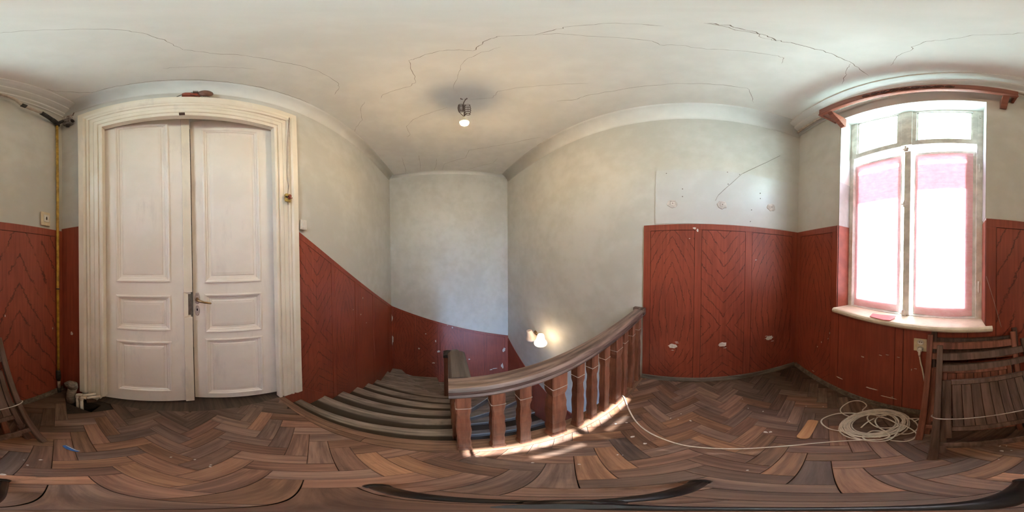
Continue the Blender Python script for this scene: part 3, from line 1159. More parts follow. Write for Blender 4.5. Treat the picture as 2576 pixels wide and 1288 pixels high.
# hinges on the right jamb
for z in (2.75, 2.1, 1.2):
    m_ = MB()
    m_.tube([(XF + 0.004, 0.14, z - 0.04), (XF + 0.004, 0.14, z + 0.04)], 0.006, 8)
    m_.build('hinge', M['winframe'], win)
# reveals
m_ = MB()
reveal(m_, WY0 + 0.0, 1.66, 2.9, 2.96, 1)
reveal(m_, WY1 - 0.0, 1.66, 2.835, 2.87, -1)
m_.build('reveal', M['reveal'], win)
m_ = MB()
reveal(m_, WY0 + 0.0, 0.955, 1.66, 1.66, 1)
reveal(m_, WY1 - 0.0, 0.955, 1.64, 1.64, -1)
m_.build('reveal', M['reveal_red'], win)
# sill board with a rounded nose
m_ = MB()
nose = [(-1.14, 0.945), (-0.945, 0.94), (-0.93, 0.944), (-0.922, 0.956), (-0.922, 0.968), (-0.93, 0.978), (-0.94, 0.981), (-1.14, 0.962)]
rings = []
for y, s in ((WY0 + 0.003, 0), (-0.86, 1), (0.155, 1), (WY1 - 0.003, 0)):
    pass
rings = [[Vector((x, y, z)) for x, z in nose] for y in (WY0 + 0.006, WY1 - 0.006)]
m_.loft(rings)
for y0, y1 in ((-0.945 + 0.055, WY0 + 0.006), (WY1 - 0.006, 0.198)):
    if y1 > y0 + 0.004:
        m_.loft([[Vector((max(x, XD + 0.012), y, z)) for x, z in nose] for y in (y0, y1)])
m_.build('sill', M['sill'], win)

# ------------------------------------------------------------------ pink cloth on the casements
def cover(name, y0, y1, z0, z1, zc, band, label, seed):
    root = thing(name, (-1.1, (y0 + y1) / 2, z0), label, 'window cover', 'pink cloth over the casements')
    x = XS + 0.004
    rnd = random.Random(seed)
    def sheet(nm, ya, yb, za, zb_, xx, mat, amp=0.0012, nu=14, nv=26, wav=0.0):
        m_ = MB()
        vs, fs = [], []
        for i in range(nv + 1):
            for j in range(nu + 1):
                yy = ya + (yb - ya) * j / nu
                zz = za + (zb_ - za) * i / nv
                if i == 0:
                    zz += wav * math.sin(5 * yy + seed) + wav * 0.5 * math.sin(17 * yy)
                vs.append((xx + rnd.uniform(0, amp), yy, zz))
        for i in range(nv):
            for j in range(nu):
                a = i * (nu + 1) + j
                fs.append((a, a + 1, a + nu + 2, a + nu + 1))
        m_.add(vs, fs, True)
        m_.build(nm, mat, root, recalc=False)
    b0, b1 = band
    sheet('cloth', y0, y1, z0, b0, x, M['cloth'], wav=0.004)
    sheet('cloth', y0, y1, b1, z1, x, M['cloth'], nv=4)
    sheet('cloth', y0, y0 + 0.028, b0, b1, x, M['cloth'], nu=2, nv=2)
    sheet('cloth', y1 - 0.02, y1, b0, b1, x, M['cloth'], nu=2, nv=2)
    ya, yb = (-0.66, y1 - 0.02) if y0 < -0.5 else (y0 + 0.028, -0.075)
    if y0 + 0.028 < ya - 0.001:
        sheet('faded_band', y0 + 0.028, ya, b0, b1, x, M['cloth_fade'], nv=2)
    if yb < y1 - 0.021:
        sheet('faded_band', yb, y1 - 0.02, b0, b1, x, M['cloth_fade'], nv=2)
    sheet('worn_band', ya, yb, b0, b1, x, M['cloth_band'], nv=2)
    # a second layer hangs behind the upper half
    sheet('second_layer', y0 + 0.01, y1 - 0.01, zc, b0 + 0.004, XS + 0.002, M['cloth2'], nv=8)
    sheet('second_layer', y0 + 0.01, y1 - 0.01, b1 - 0.004, z1 - 0.006, XS + 0.002, M['cloth2'], nv=3)
    return root


cover('pink_cover', -0.858, -0.438, 0.974, 2.285, 1.88, (2.17, 2.215), 'pink cloth covering the casement nearer the room corner, frayed low edge above a fallen flap', 3)
cover('pink_cover', -0.322, 0.096, 0.974, 2.27, 1.93, (2.165, 2.205), 'pink cloth covering the casement nearer the folded chairs, wavy bright lower edge', 5)
# fallen pink flap lying on the sill
fp = [onz(a, b, 0.985) for a, b in ((2195, 789), (2254, 795), (2249, 801), (2240, 806), (2222, 805), (2206, 801), (2188, 796))]
m_ = MB()
m_.prism(fp, (0, 0, 0.002))
tag(m_.build('pink_flap', M['cloth_flap'], loc=fp[0]), 'small pink cloth scrap lying loose on the window sill', 'cloth scrap')

# ------------------------------------------------------------------ wooden pelmet above the window
pa = onx(2060, 292, -0.80)
pb = onx(2562, 248, -0.895)
zp = 2.865
pel = thing('curtain_pelmet', (-0.86, -0.35, zp), 'long reddish wooden curtain pelmet with carved middle above the window', 'pelmet')
A_, B_ = Vector((-0.80, pa.y, zp)), Vector((-0.895, pb.y, zp))
dirp = (B_ - A_).normalized()
nrm = Vector((dirp.y, -dirp.x, 0))
if nrm.x < 0:
    nrm = -nrm
m_ = MB()
m_.prism([A_, B_, B_ - nrm * 0.022, A_ - nrm * 0.022], (0, 0, 0.112))
m_.build('board', M['pelmet'], pel, bevel=0.003)
m_ = MB()
m_.prism([A_ + nrm * 0.0005, B_ + nrm * 0.0005, B_ + nrm * 0.008, A_ + nrm * 0.008], (0, 0, 0.014))
m_.build('lower_lip', M['pelmet'], pel, bevel=0.002)
# carved running scroll in the middle
cm = (A_ + B_) / 2
for k_ in range(-4, 5):
    m_ = MB()
    c = cm + dirp * (k_ * 0.062) + Vector((0, 0, 0.058)) + nrm * 0.004
    r0 = 0.03 * (1 - abs(k_) * 0.07)
    pts = []
    for q in range(22):
        t_ = q / 21
        a = t_ * 3.6 * PI
        rr = r0 * (1 - 0.8 * t_)
        pts.append(c + dirp * (rr * 1.25 * math.cos(a)) + Vector((0, 0, rr * math.sin(a) * (1 if k_ % 2 else -1))))
    m_.tube(pts, 0.005, 6)
    m_.build('scroll', M['pelmet_carve'], pel)
# returns to the wall and the two brackets
for q, y_ in ((A_, pa.y), (B_, pb.y)):
    s = 1 if q is A_ else -1
    m_ = MB()
    m_.prism([q - nrm * 0.0225, q - nrm * 0.0225 + dirp * 0.018 * s, Vector((-0.985, (q + dirp * 0.018 * s).y, zp)), Vector((-0.985, q.y, zp))], (0, 0, 0.09))
    m_.build('return_board', M['pelmet'], pel)
for f_ in (0.075, 0.945):
    q = A_ + (B_ - A_) * f_
    m_ = MB()
    s = 0.022
    x1 = q.x - 0.03
    pr = [(-0.988, zp - 0.13), (-0.97, zp - 0.135), (x1, zp - 0.03), (x1 + 0.02, zp - 0.001), (-0.988, zp - 0.001)]
    m_.prism([(x_, q.y - s, z_) for x_, z_ in pr], (0, 2 * s, 0))
    m_.build('bracket', M['pelmet'], pel, bevel=0.003)

# ------------------------------------------------------------------ stairs
st = thing('staircase', (XN, 0, 0), 'worn dark wooden winder stairs descending beside the double door', 'stairs')
RISE = 0.175
YI = -0.045
nin = [XN + 0.01, 0.86, 1.10, 1.345, 1.59, 1.835, 2.08]
nA = [XN + 0.01, 0.80, 1.09, 1.39, 1.695, 2.0, 2.31]
EA = 0.014
for k_ in range(1, 7):
    z = -RISE * k_
    b0, b1 = nin[k_ - 1] - 0.03, nA[k_ - 1] - 0.03
    f0, f1 = nin[k_], nA[k_]
    ya0, ya1 = yA(b1) - EA, yA(f1) - EA
    m_ = MB()
    pr = lambda x: None
    sec = [(0.0, -0.038), (-0.012, -0.038)]
    ringA = []
    for (xb, xf, y) in ((b0, f0, YI), (b1, f1, None)):
        yb = y if y is not None else yA(xb) - EA
        yf = y if y is not None else yA(xf) - EA
        wr_ = random.uniform(-0.002, 0.002)
        ringA.append([Vector((xb, yb, z - 0.036)), Vector((xf - 0.012, yf, z - 0.036)), Vector((xf - 0.002, yf, z - 0.028)), Vector((xf, yf, z - 0.014)),
                      Vector((xf - 0.008, yf, z - 0.003 + wr_)), Vector((xf - 0.02, yf, z + wr_)), Vector((xb, yb, z))])
    # a worn hollow in the middle of the tread
    mids = []
    for t_ in (0.0, 0.25, 0.5, 0.75, 1.0):
        r_ = [a.lerp(b, t_) for a, b in zip(ringA[0], ringA[1])]
        dip = 0.007 * math.sin(PI * t_)
        for q in (3, 4, 5):
            r_[q].z -= dip
        mids.append(r_)
    m_.loft(mids)
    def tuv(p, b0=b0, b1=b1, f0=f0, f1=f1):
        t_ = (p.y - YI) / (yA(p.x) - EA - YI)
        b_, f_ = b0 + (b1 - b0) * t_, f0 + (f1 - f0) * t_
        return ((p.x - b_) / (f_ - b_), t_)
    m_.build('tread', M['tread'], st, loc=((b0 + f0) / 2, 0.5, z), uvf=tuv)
    m_ = MB()
    xr0, xr1 = nin[k_ - 1] - 0.025, nA[k_ - 1] - 0.025
    m_.prism([(xr0, YI, z), (xr0 + 0.014, YI, z), (xr1 + 0.014, yA(xr1) - EA, z), (xr1, yA(xr1) - EA, z)], (0, 0, RISE - 0.037))
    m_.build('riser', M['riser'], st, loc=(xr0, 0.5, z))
# winders round the lower newel, then the lower flight going back under the landing
PV = Vector((2.10, YI - 0.02))
rays = [(2.31, yA(2.31)), (2.80, yA(2.80)), (XB, 0.93), (XB, 0.22), (XB, -0.55), (XB - 0.02, yC(XB - 0.02)), (2.55, yC(2.55)), (2.14, yC(2.14))]
for k_ in range(len(rays) - 1):
    z = -RISE * (7 + k_)
    a, b = Vector(rays[k_]), Vector(rays[k_ + 1])
    poly = [PV, a]
    if abs(a.y - yA(a.x)) < 0.02 and b.x > XB - 0.01:
        poly.append(Vector((XB, yA(XB))))
    if a.x > XB - 0.01 and abs(b.y - yC(b.x)) < 0.02:
        poly.append(Vector((XB, yC(XB))))
    poly.append(b)
    cc = sum((p for p in poly), Vector((0, 0))) / len(poly)
    sh = lambda p: Vector((min(p.x, XB - 0.016), min(max(p.y, yC(min(p.x, XB)) + 0.016), yA(min(p.x, XB)) - 0.016)))
    d_ = (a - PV).normalized()
    back = Vector((-d_.y, d_.x)) * 0.028
    if back.dot(cc - PV) > 0:
        back = -back
    pp = [sh(p) for p in poly]
    pp[0] = PV + back * 0.6
    pp[1] = sh(a + back)
    m_ = MB()
    m_.prism([(p.x, p.y, z - 0.036) for p in pp], (0, 0, 0.036))
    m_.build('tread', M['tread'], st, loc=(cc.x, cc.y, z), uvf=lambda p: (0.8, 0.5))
    m_ = MB()
    q0, q1 = sh(PV + back * 0.9), sh(a + back * 0.9)
    m_.prism([(q0.x, q0.y, z), (q1.x, q1.y, z), (q1.x - back.x * 0.4, q1.y - back.y * 0.4, z), (q0.x - back.x * 0.4, q0.y - back.y * 0.4, z)], (0, 0, RISE - 0.037))
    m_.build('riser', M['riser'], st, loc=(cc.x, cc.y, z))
YJ = YI - 0.075
kk = 14
x = 2.14
while -RISE * kk > ZL + 0.1:
    z = -RISE * kk
    m_ = MB()
    x2 = x - 0.25
    m_.prism([(x + 0.03, YJ, z - 0.036), (x2, YJ, z - 0.036), (x2, yC(x2) + 0.016, z - 0.036), (x + 0.03, yC(x + 0.03) + 0.016, z - 0.036)], (0, 0, 0.036))
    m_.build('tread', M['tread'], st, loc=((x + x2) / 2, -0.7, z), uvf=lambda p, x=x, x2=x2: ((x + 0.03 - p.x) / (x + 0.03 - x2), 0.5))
    m_ = MB()
    m_.box((x + 0.012, YJ, z), (x + 0.026, yC(x) + 0.016, z + RISE - 0.037))
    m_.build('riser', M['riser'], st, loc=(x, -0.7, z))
    x = x2
    kk += 1
# inner string board of the upper flight
m_ = MB()
m_.prism([(0.64, YI - 0.003, -0.02), (2.06, YI - 0.003, -0.02 - 1.42 * RISE / 0.245), (2.06, YI - 0.003, -0.36 - 1.42 * RISE / 0.245), (0.64, YI - 0.003, -0.36)], (0, -0.03, 0))
m_.build('string_board', M['baluster'], st)

# ------------------------------------------------------------------ balustrade of the landing
bal = thing('balustrade', (0.565, -0.7, 0), 'landing balustrade of carved brown posts under a dark worn handrail', 'balustrade')
GAP = 0.0006


def post(name, x, y, z0, z1, hw, hd, parent, seed, mat=None):
    """flat-carved post: square section, wavy silhouette, plain block under the rail with a pale scored line"""
    r_ = random.Random(seed)
    Hh = z1 - z0
    key = [(0.0, 1.04), (0.05, 1.06), (0.075, 1.0), (0.10, 0.86), (0.2, 0.93), (0.30, 0.84), (0.42, 0.96), (0.50, 1.0), (0.57, 0.9), (0.64, 0.96), (0.70, 0.82), (0.745, 0.8),
           (0.775, 0.93), (0.80, 1.02), (0.835, 1.03), (0.845, 0.97), (0.855, 1.03), (1.0, 1.03)]
    m_ = MB()
    rings = []
    for f_, s in key:
        j = r_.uniform(-0.035, 0.035) if 0.08 < f_ < 0.8 else 0
        s = 1 + (s - 1) * 0.8
        a, b = hw * (s + j * 0.8), hd * (s + j * 0.8)
        z = z0 + Hh * f_
        c = 0.005
        rings.append([Vector((x - a + c, y - b, z)), Vector((x + a - c, y - b, z)), Vector((x + a, y - b + c, z)), Vector((x + a, y + b - c, z)),
                      Vector((x + a - c, y + b, z)), Vector((x - a + c, y + b, z)), Vector((x - a, y + b - c, z)), Vector((x - a, y - b + c, z))])
    m_.loft(rings)
    o = m_.build(name, mat or M['baluster'], parent, loc=(x, y, z0))
    m_ = MB()
    z = z0 + Hh * 0.845
    a, b = hw * 0.99, hd * 0.99
    for q0, q1 in (((x - a, y - b), (x + a, y - b)), ((x + a, y - b), (x + a, y + b)), ((x + a, y + b), (x - a, y + b)), ((x - a, y + b), (x - a, y - b))):
        m_.tube([(q0[0], q0[1], z), (q1[0], q1[1], z)], 0.0025, 6)
    m_.build('scored_line', M['wire_pale'], o)
    return o


railz = lambda y: 0.765 + (0.815 - 0.765) * (-y) / 1.38
XP = 0.556
pxs = [(1169, 1132, 0.026), (1254, 1117, 0.026), (1321, 1107, 0.025), (1402, 1085, 0.041), (1457, 1064, 0.026), (1492, 1040, 0.026), (1523, 1022, 0.026),
       (1551, 1000, 0.040), (1571, 975, 0.026), (1590, 956, 0.026), (1605, 942, 0.026)]
for i, (a, b, hw) in enumerate(pxs):
    # the foot of each post from the photo column, on the row of the balustrade
    r = ray(a, b)
    y = r.y / r.x * (XP - 0.012)
    y = max(y, yC(XP) + hw + 0.018)
    post('baluster', XP, y, 0.0005, railz(y) - GAP, 0.026 if hw < 0.03 else 0.034, hw, bal, 40 + i)
# handrail: moulded section swept along the row
sec = [(-0.046, 0.0), (-0.05, 0.012), (-0.042, 0.02), (-0.044, 0.028), (-0.052, 0.036), (-0.05, 0.052), (-0.036, 0.064), (0.0, 0.069), (0.036, 0.064), (0.05, 0.052),
       (0.052, 0.036), (0.044, 0.028), (0.042, 0.02), (0.05, 0.012), (0.046, 0.0)]
ys = [-0.0, -0.3, -0.6, -0.9, -1.2, yC(XP) + 0.014]
m_ = MB()
m_.loft([[Vector((XP + a, y, railz(y) + h)) for a, h in sec] for y in ys])
m_.build('handrail', M['handrail'], bal, loc=(XP, -0.7, 0.8))
m_ = MB()
ye = yC(XP) + 0.013
m_.box((XP - 0.055, ye, railz(ye) + 0.01), (XP + 0.055, ye + 0.045, railz(ye) + 0.078))
m_.build('rail_end_block', M['handrail'], bal, bevel=0.006)
# level return of the rail along the stair side
m_ = MB()
m_.loft([[Vector((x_, -0.044 + a * 0.86, railz(0) + h + 0.001)) for a, h in sec] for x_ in (XP + 0.04, 0.70, 0.80, 0.83)])
m_.build('return_rail', M['handrail_x'], bal, loc=(0.7, -0.04, 0.8))

# ------------------------------------------------------------------ balustrade of the upper flight (seen end on)
sb = thing('stair_balustrade', (1.4, YI - 0.02, -0.5), 'descending stair balustrade behind the rail corner with a capped dark newel', 'balustrade')
SL = RISE / 0.245
zr = lambda x_: 0.765 - max(0, x_ - 0.86) * SL
m_ = MB()
m_.loft([[Vector((x_, YI + a * 0.5 + 0.008, zr(x_) + h * 0.9)) for a, h in sec] for x_ in (0.835, 0.86, 1.3, 1.7, 2.02)])
m_.build('handrail', M['handrail_x'], sb, loc=(1.4, YI, 0))
for i in range(9):
    x_ = 0.74 + i * 0.145
    post('baluster', x_, YI + 0.012, (-0.17 * 0 - RISE * max(1, math.floor((x_ - 0.62) / 0.245) + 1)) + 0.001, zr(x_) - 0.004 if x_ > 0.835 else railz(0) - 0.002, 0.024, 0.02, sb, 80 + i)
m_ = MB()
zn = -0.115
m_.box((2.05, YI - 0.02, -RISE * 6 - 0.3), (2.15, YI + 0.10, zn))
m_.build('newel', M['baluster'], sb, bevel=0.006, loc=(2.1, YI, -1))
m_ = MB()
c = Vector((2.10, YI + 0.04, zn))
m_.loft([[c + Vector((sx * a, sy * a, h)) for sx, sy in ((-1, -1), (1, -1), (1, 1), (-1, 1))] for a, h in
         ((0.066, 0.0), (0.066, 0.022), (0.056, 0.024), (0.056, 0.036), (0.064, 0.04), (0.064, 0.05), (0.008, 0.098))])
m_.build('newel_cap', M['tar'], sb)

# ------------------------------------------------------------------ lamps
# bare bulb on its flex
pc = onz(1167, 247, ZC)
BP = on(1170, 309, (pc.x, pc.y, 0), Vector((pc.x, pc.y, 0)).normalized())
bx, by = pc.x, pc.y
bz = BP.z
bl = thing('pendant_bulb', (bx, by, ZC), 'lit bare bulb hanging from a coiled brown flex on the ceiling', 'light')
tang = Vector((-by, bx, 0)).normalized()
m_ = MB()
for s in (-1, 1):
    q = Vector((bx, by, ZC)) + tang * 0.022 * s
    m_.tube([q + Vector((0, 0, 0.01)), q - Vector((0, 0, 0.02)), q - Vector((0, 0, 0.028)) + tang * 0.008 * -s, q - Vector((0, 0, 0.02)) + tang * 0.014 * -s], 0.004, 6)
m_.build('hook', M['wire'], bl)
ztop, zbot = ZC - 0.02, bz + 0.085
m_ = MB()
pts = spline([Vector((bx, by, ZC - 0.02)) - tang * 0.016, Vector((bx, by, ZC - 0.06)) - tang * 0.006, Vector((bx, by, ZC - 0.12)) + tang * 0.004, Vector((bx, by, zbot + 0.17)),
              Vector((bx, by, zbot))], 6)
m_.tube(pts, 0.004, 6)
m_.build('flex', M['wire'], bl)
for s, n_t, rr in ((-1, 7, 0.022), (1, 6, 0.026)):
    m_ = MB()
    pts = []
    N_ = n_t * 10
    for q in range(N_ + 1):
        t_ = q / N_
        a = 2 * PI * n_t * t_
        ax_ = Vector((bx, by, 0)) + tang * s * -0.024
        rad = rr * (0.7 + 0.3 * math.sin(PI * t_))
        pts.append(ax_ + tang * (rad * math.cos(a)) + Vector((tang.y, -tang.x, 0)) * (rad * math.sin(a)) + Vector((0, 0, zbot + 0.24 - (0.17 + 0.03 * s) * t_)))
    pts.append(Vector((bx, by, zbot + 0.01)))
    m_.tube(pts, 0.0032, 6)
    m_.build('coil', M['wire'], bl)
m_ = MB()
m_.lathe([(0.003, 0.095), (0.013, 0.092), (0.017, 0.08), (0.018, 0.06), (0.02, 0.05), (0.025, 0.036), (0.032, 0.02), (0.0365, 0.010), (0.0365, 0.006), (0.03, 0.0056)], (bx, by, bz))
m_.build('socket', M['cream_plastic'], bl)
m_ = MB()
prof_b = [(0.027, 0.0055), (0.0305, 0.0), (0.032, -0.006), (0.030, -0.018), (0.022, -0.029), (0.010, -0.034), (0.002, -0.035)]
m_.lathe(prof_b, (bx, by, bz))
area = 4 * PI * 0.03 ** 2
M['bulb'] = emit('bulb_glow', (1.0, 0.68, 0.36, 1), BULB_POWER / (PI * area) / 3.2)
m_.build('bulb', M['bulb'], bl)

# double sconce on the stair wall
sp = Vector(WC.pt(*WC.px(1352, 845, 0.0), 0.0))
sc = thing('wall_sconce', sp, 'twin bell-shaded wall sconce above the lower stairs, one shade lit', 'wall lamp')


def bell(c, ax, s=1.0):
    """bell shade: opening wide at the bottom, along axis ax (pointing up)"""
    ax = Vector(ax).normalized()
    q = Vector((0, 0, 1)).rotation_difference(ax).to_matrix()
    m_ = MB()
    pr = [(0.034, 0.085), (0.04, 0.07), (0.045, 0.045), (0.05, 0.018), (0.058, -0.008), (0.072, -0.03), (0.078, -0.045), (0.078, -0.056), (0.072, -0.072), (0.06, -0.083)]
    m_.lathe([(r * s, h * s) for r, h in pr], c, seg=24, mat=q)
    return m_


cl = WC.pt(*WC.px(1335, 843, 0.13), 0.13)
cr = WC.pt(*WC.px(1360, 855, 0.19), 0.19)
bell(cl, (0.12, 0.25, 1), 1.12).build('shade', M['shade'], sc)
M['sconce_lit'] = emit('sconce_lit_shade', (1.0, 0.72, 0.42, 1), SCONCE_POWER / 1.0)
bell(cr, (-0.05, 0.0, 1), 1.08).build('lit_shade', M['sconce_lit'], sc)
m_ = MB()
wc_ = WC.pt(*WC.px(1347, 838, 0.01), 0.0)
m_.lathe([(0.045, 0.0), (0.045, 0.008), (0.03, 0.016), (0.004, 0.018)], wc_ + WC.n * 0.001, seg=20, mat=Vector((0, 0, 1)).rotation_difference(WC.n).to_matrix())
m_.build('back_plate', M['brass'], sc)
m_ = MB()
for c in (cl, cr):
    m_.tube(spline([wc_ + WC.n * 0.01, wc_ + WC.n * 0.05 + Vector((0, 0, 0.03)), (wc_ + WC.n * 0.06).lerp(c, 0.6) + Vector((0, 0, 0.06)), c + Vector((0, 0, 0.088))], 6), 0.006, 8)
m_.build('arm', M['brass'], sc)

# ------------------------------------------------------------------ things on the door wall
# old door bell over the door
pbell = on(492, 240, WA.pt(uA(0), 0, 0.03), WA.n)
ub, zb_ = (pbell - WA.o).dot(WA.u), pbell.z
db = thing('door_bell', WA.pt(ub, zb_), 'old red and rusty door bell above the double door with loose wires', 'door bell')
m_ = MB()
WA.quad(m_, [(ub - 0.085, zb_ - 0.022), (ub + 0.03, zb_ - 0.022), (ub + 0.03, zb_ + 0.03), (ub - 0.065, zb_ + 0.03), (ub - 0.085, zb_ + 0.008)], 0.001, 0.05)
m_.build('box', M['bell_red'], db, bevel=0.005)
q = Vector((0, 0, 1)).rotation_difference((WA.n + Vector((0, 0, -0.15))).normalized()).to_matrix()
m_ = MB()
m_.lathe([(0.004, 0.022), (0.022, 0.022), (0.036, 0.018), (0.045, 0.008), (0.048, 0.0), (0.044, 0.0), (0.022, 0.016), (0.004, 0.017)], WA.pt(ub + 0.06, zb_ + 0.012, 0.052), seg=28, mat=q)
m_.build('gong', M['gong'], db)
m_ = MB()
WA.quad(m_, [(ub - 0.018, zb_ + 0.012), (ub + 0.014, zb_ + 0.012), (ub + 0.014, zb_ + 0.04), (ub - 0.018, zb_ + 0.04)], 0.03, 0.065)
m_.tube([WA.pt(ub - 0.03, zb_ + 0.022, 0.05), WA.pt(ub + 0.03, zb_ + 0.022, 0.05)], 0.009, 10)
m_.build('electromagnet', M['steel'], db)
for off, ln, md in ((-0.07, -0.035, 'tar'), (-0.05, 0.045, 'tar'), (0.0, 0.03, 'wire'), (0.03, 0.045, 'wire'), (0.05, -0.04, 'wire')):
    m_ = MB()
    m_.tube(spline([WA.pt(ub + off, zb_ - 0.018, 0.03), WA.pt(ub + off + ln * 0.4, zb_ - 0.02, 0.05), WA.pt(ub + off + ln, zb_ - 0.04, 0.047),
                    WA.pt(ub + off + ln * 1.3, zb_ - 0.05, 0.046)], 5), 0.0028 if md == 'tar' else 0.0014, 6)
    m_.build('wire', M[md], db)
# flex hanging on the casing with a brass terminal block
jb = WA.px(724, 497, 0.045)
tb = thing('terminal_block', WA.pt(*jb), 'yellowed terminal block with a red screw on the right door casing', 'terminal block')
m_ = MB()
WA.quad(m_, [(jb[0] - 0.026, jb[1] - 0.034), (jb[0] + 0.022, jb[1] - 0.036), (jb[0] + 0.022, jb[1] + 0.03), (jb[0] - 0.018, jb[1] + 0.032), (jb[0] - 0.026, jb[1] + 0.02)], 0.036, 0.052)
m_.build('base', simple('old_brass_plastic', (0.42, 0.31, 0.08, 1), 0.45), tb, bevel=0.002)
m_ = MB()
WA.quad(m_, [(jb[0] - 0.026, jb[1] - 0.006), (jb[0] - 0.003, jb[1] - 0.006), (jb[0] - 0.003, jb[1] + 0.006), (jb[0] - 0.026, jb[1] + 0.006)], 0.0525, 0.054)
m_.build('slot', M['black'], tb)
m_ = MB()
m_.tube([WA.pt(jb[0] + 0.006, jb[1] + 0.008, 0.0522), WA.pt(jb[0] + 0.006, jb[1] + 0.008, 0.07)], 0.012, 10)
m_.tube([WA.pt(jb[0] - 0.008, jb[1] - 0.012, 0.056), WA.pt(jb[0] + 0.03, jb[1] - 0.002, 0.06)], 0.005, 8)
m_.build('screw', M['bell_red'], tb)
for k_ in range(3):
    wp = [WA.px(727 + k_ * 0.8, 296, 0.045), WA.px(724 + k_ * 2, 340, 0.045), WA.px(722 + 2 * k_, 390 + 4 * k_, 0.045), WA.px(723 + 3.5 * k_ - 2, 440, 0.045), WA.px(725 + k_, 468, 0.045), (jb[0], jb[1] + 0.03)]
    m_ = MB()
    m_.tube(spline([WA.pt(a, b, 0.046) for a, b in wp], 6), 0.0016, 6)
    m_.build('wire', M['wire_pale'] if k_ else M['wire'], tb)
# white rocker switch beside the casing
su = WA.px(761, 566, 0.012)
sw = thing('light_switch', WA.pt(*su), 'white rocker light switch right of the door above the wainscot', 'light switch')
m_ = MB()
WA.quad(m_, [(su[0] - 0.034, su[1] - 0.042), (su[0] + 0.034, su[1] - 0.042), (su[0] + 0.034, su[1] + 0.042), (su[0] - 0.034, su[1] + 0.042)], 0.012, 0.03)
m_.build('housing', M['white_plastic'], sw, bevel=0.006)
m_ = MB()
WA.quad(m_, [(su[0] - 0.02, su[1] - 0.028), (su[0] + 0.022, su[1] - 0.028), (su[0] + 0.022, su[1] + 0.028), (su[0] - 0.02, su[1] + 0.028)], 0.0305, 0.034)
m_.build('rocker', M['white_plastic'], sw, bevel=0.002)
# cream push switch on the window wall
s2 = WD.px(113, 551, 0.01)
sw = thing('light_switch', WD.pt(*s2), 'cream light switch with a worn black key beside the yellow pipe', 'light switch')
m_ = MB()
WD.quad(m_, [(s2[0] - 0.045, s2[1] - 0.055), (s2[0] + 0.045, s2[1] - 0.055), (s2[0] + 0.045, s2[1] + 0.055), (s2[0] - 0.045, s2[1] + 0.055)], 0.0115, 0.021)
m_.build('plate', M['cream_plastic'], sw, bevel=0.006)
m_ = MB()
WD.quad(m_, [(s2[0] - 0.022, s2[1] - 0.026), (s2[0] + 0.03, s2[1] - 0.026), (s2[0] + 0.03, s2[1] + 0.03), (s2[0] - 0.022, s2[1] + 0.03)], 0.0215, 0.027)
m_.build('key', M['white_plastic'], sw, bevel=0.002)
m_ = MB()
m_.lathe([(0.004, 0.0), (0.006, 0.0005), (0.006, 0.001), (0.002, 0.0012)], WD.pt(s2[0] + 0.004, s2[1] + 0.002, 0.027), mat=Vector((0, 0, 1)).rotation_difference(WD.n).to_matrix() @ Matrix.Diagonal((2.4, 1.0, 1.0)), seg=14)
m_.build('worn_spot', M['black'], sw)
# double socket with plug under the window
so_ = WD.px(2308, 866, 0.012)
sk = thing('wall_socket', WD.pt(*so_), 'cream double wall socket under the window behind the chairs', 'socket')
m_ = MB()
WD.quad(m_, [(so_[0] - 0.022, so_[1] - 0.05), (so_[0] + 0.06, so_[1] - 0.05), (so_[0] + 0.06, so_[1] + 0.05), (so_[0] - 0.022, so_[1] + 0.05)], 0.0115, 0.022)
m_.build('plate', M['cream_plastic'], sk, bevel=0.004)
qD = Vector((0, 0, 1)).rotation_difference(WD.n).to_matrix()
for dz in (0.026, -0.024):
    m_ = MB()
    m_.lathe([(0.02, 0.001), (0.021, 0.004), (0.019, 0.006), (0.016, 0.0015), (0.003, 0.001)], WD.pt(so_[0] + 0.022, so_[1] + dz, 0.0218), seg=20, mat=qD)
    o = m_.build('outlet', M['white_plastic'], sk)
    m_ = MB()
    for s in (-1, 1):
        m_.tube([WD.pt(so_[0] + 0.022 + 0.007 * s, so_[1] + dz, 0.0228), WD.pt(so_[0] + 0.022 + 0.007 * s, so_[1] + dz, 0.0245)], 0.003, 8)
    m_.build('hole', M['black'], o)

# ------------------------------------------------------------------ pipes
gp = thing('gas_pipe', (-0.955, 0.905, 0.1), 'thin yellow vertical pipe with dark taped ends in the corner', 'pipe')
gx0 = (-0.962, 0.905)
m_ = MB()
m_.tube([(gx0[0], gx0[1], 0.33), (gx0[0] - 0.002, gx0[1], 1.2), (gx0[0], gx0[1], 2.0), (gx0[0] - 0.003, gx0[1], 2.80)], 0.0125, 12)
m_.build('tube', M['yellow'], gp)
m_ = MB()
m_.tube([(gx0[0], gx0[1], 0.329), (gx0[0], gx0[1], 0.31), (gx0[0] + 0.004, gx0[1], 0.22), (gx0[0] + 0.006, gx0[1], 0.18)], [0.014, 0.02, 0.021, 0.014], 12)
m_.build('taped_joint', M['tar'], gp)
m_ = MB()
m_.tube([(gx0[0] + 0.006, gx0[1], 0.1795), (gx0[0] + 0.008, gx0[1], 0.07)], 0.013, 12)
m_.build('foot_tube', M['pipe_pale'], gp)
m_ = MB()
m_.tube([(gx0[0] + 0.008, gx0[1], 0.0695), (gx0[0] + 0.008, gx0[1], 0.002)], 0.0165, 12)
m_.build('foot_collar', M['tar'], gp)
m_ = MB()
m_.tube([(gx0[0], gx0[1], 1.15), (gx0[0], gx0[1], 1.16)], 0.0145, 12)
m_.build('collar', M['tar'], gp)
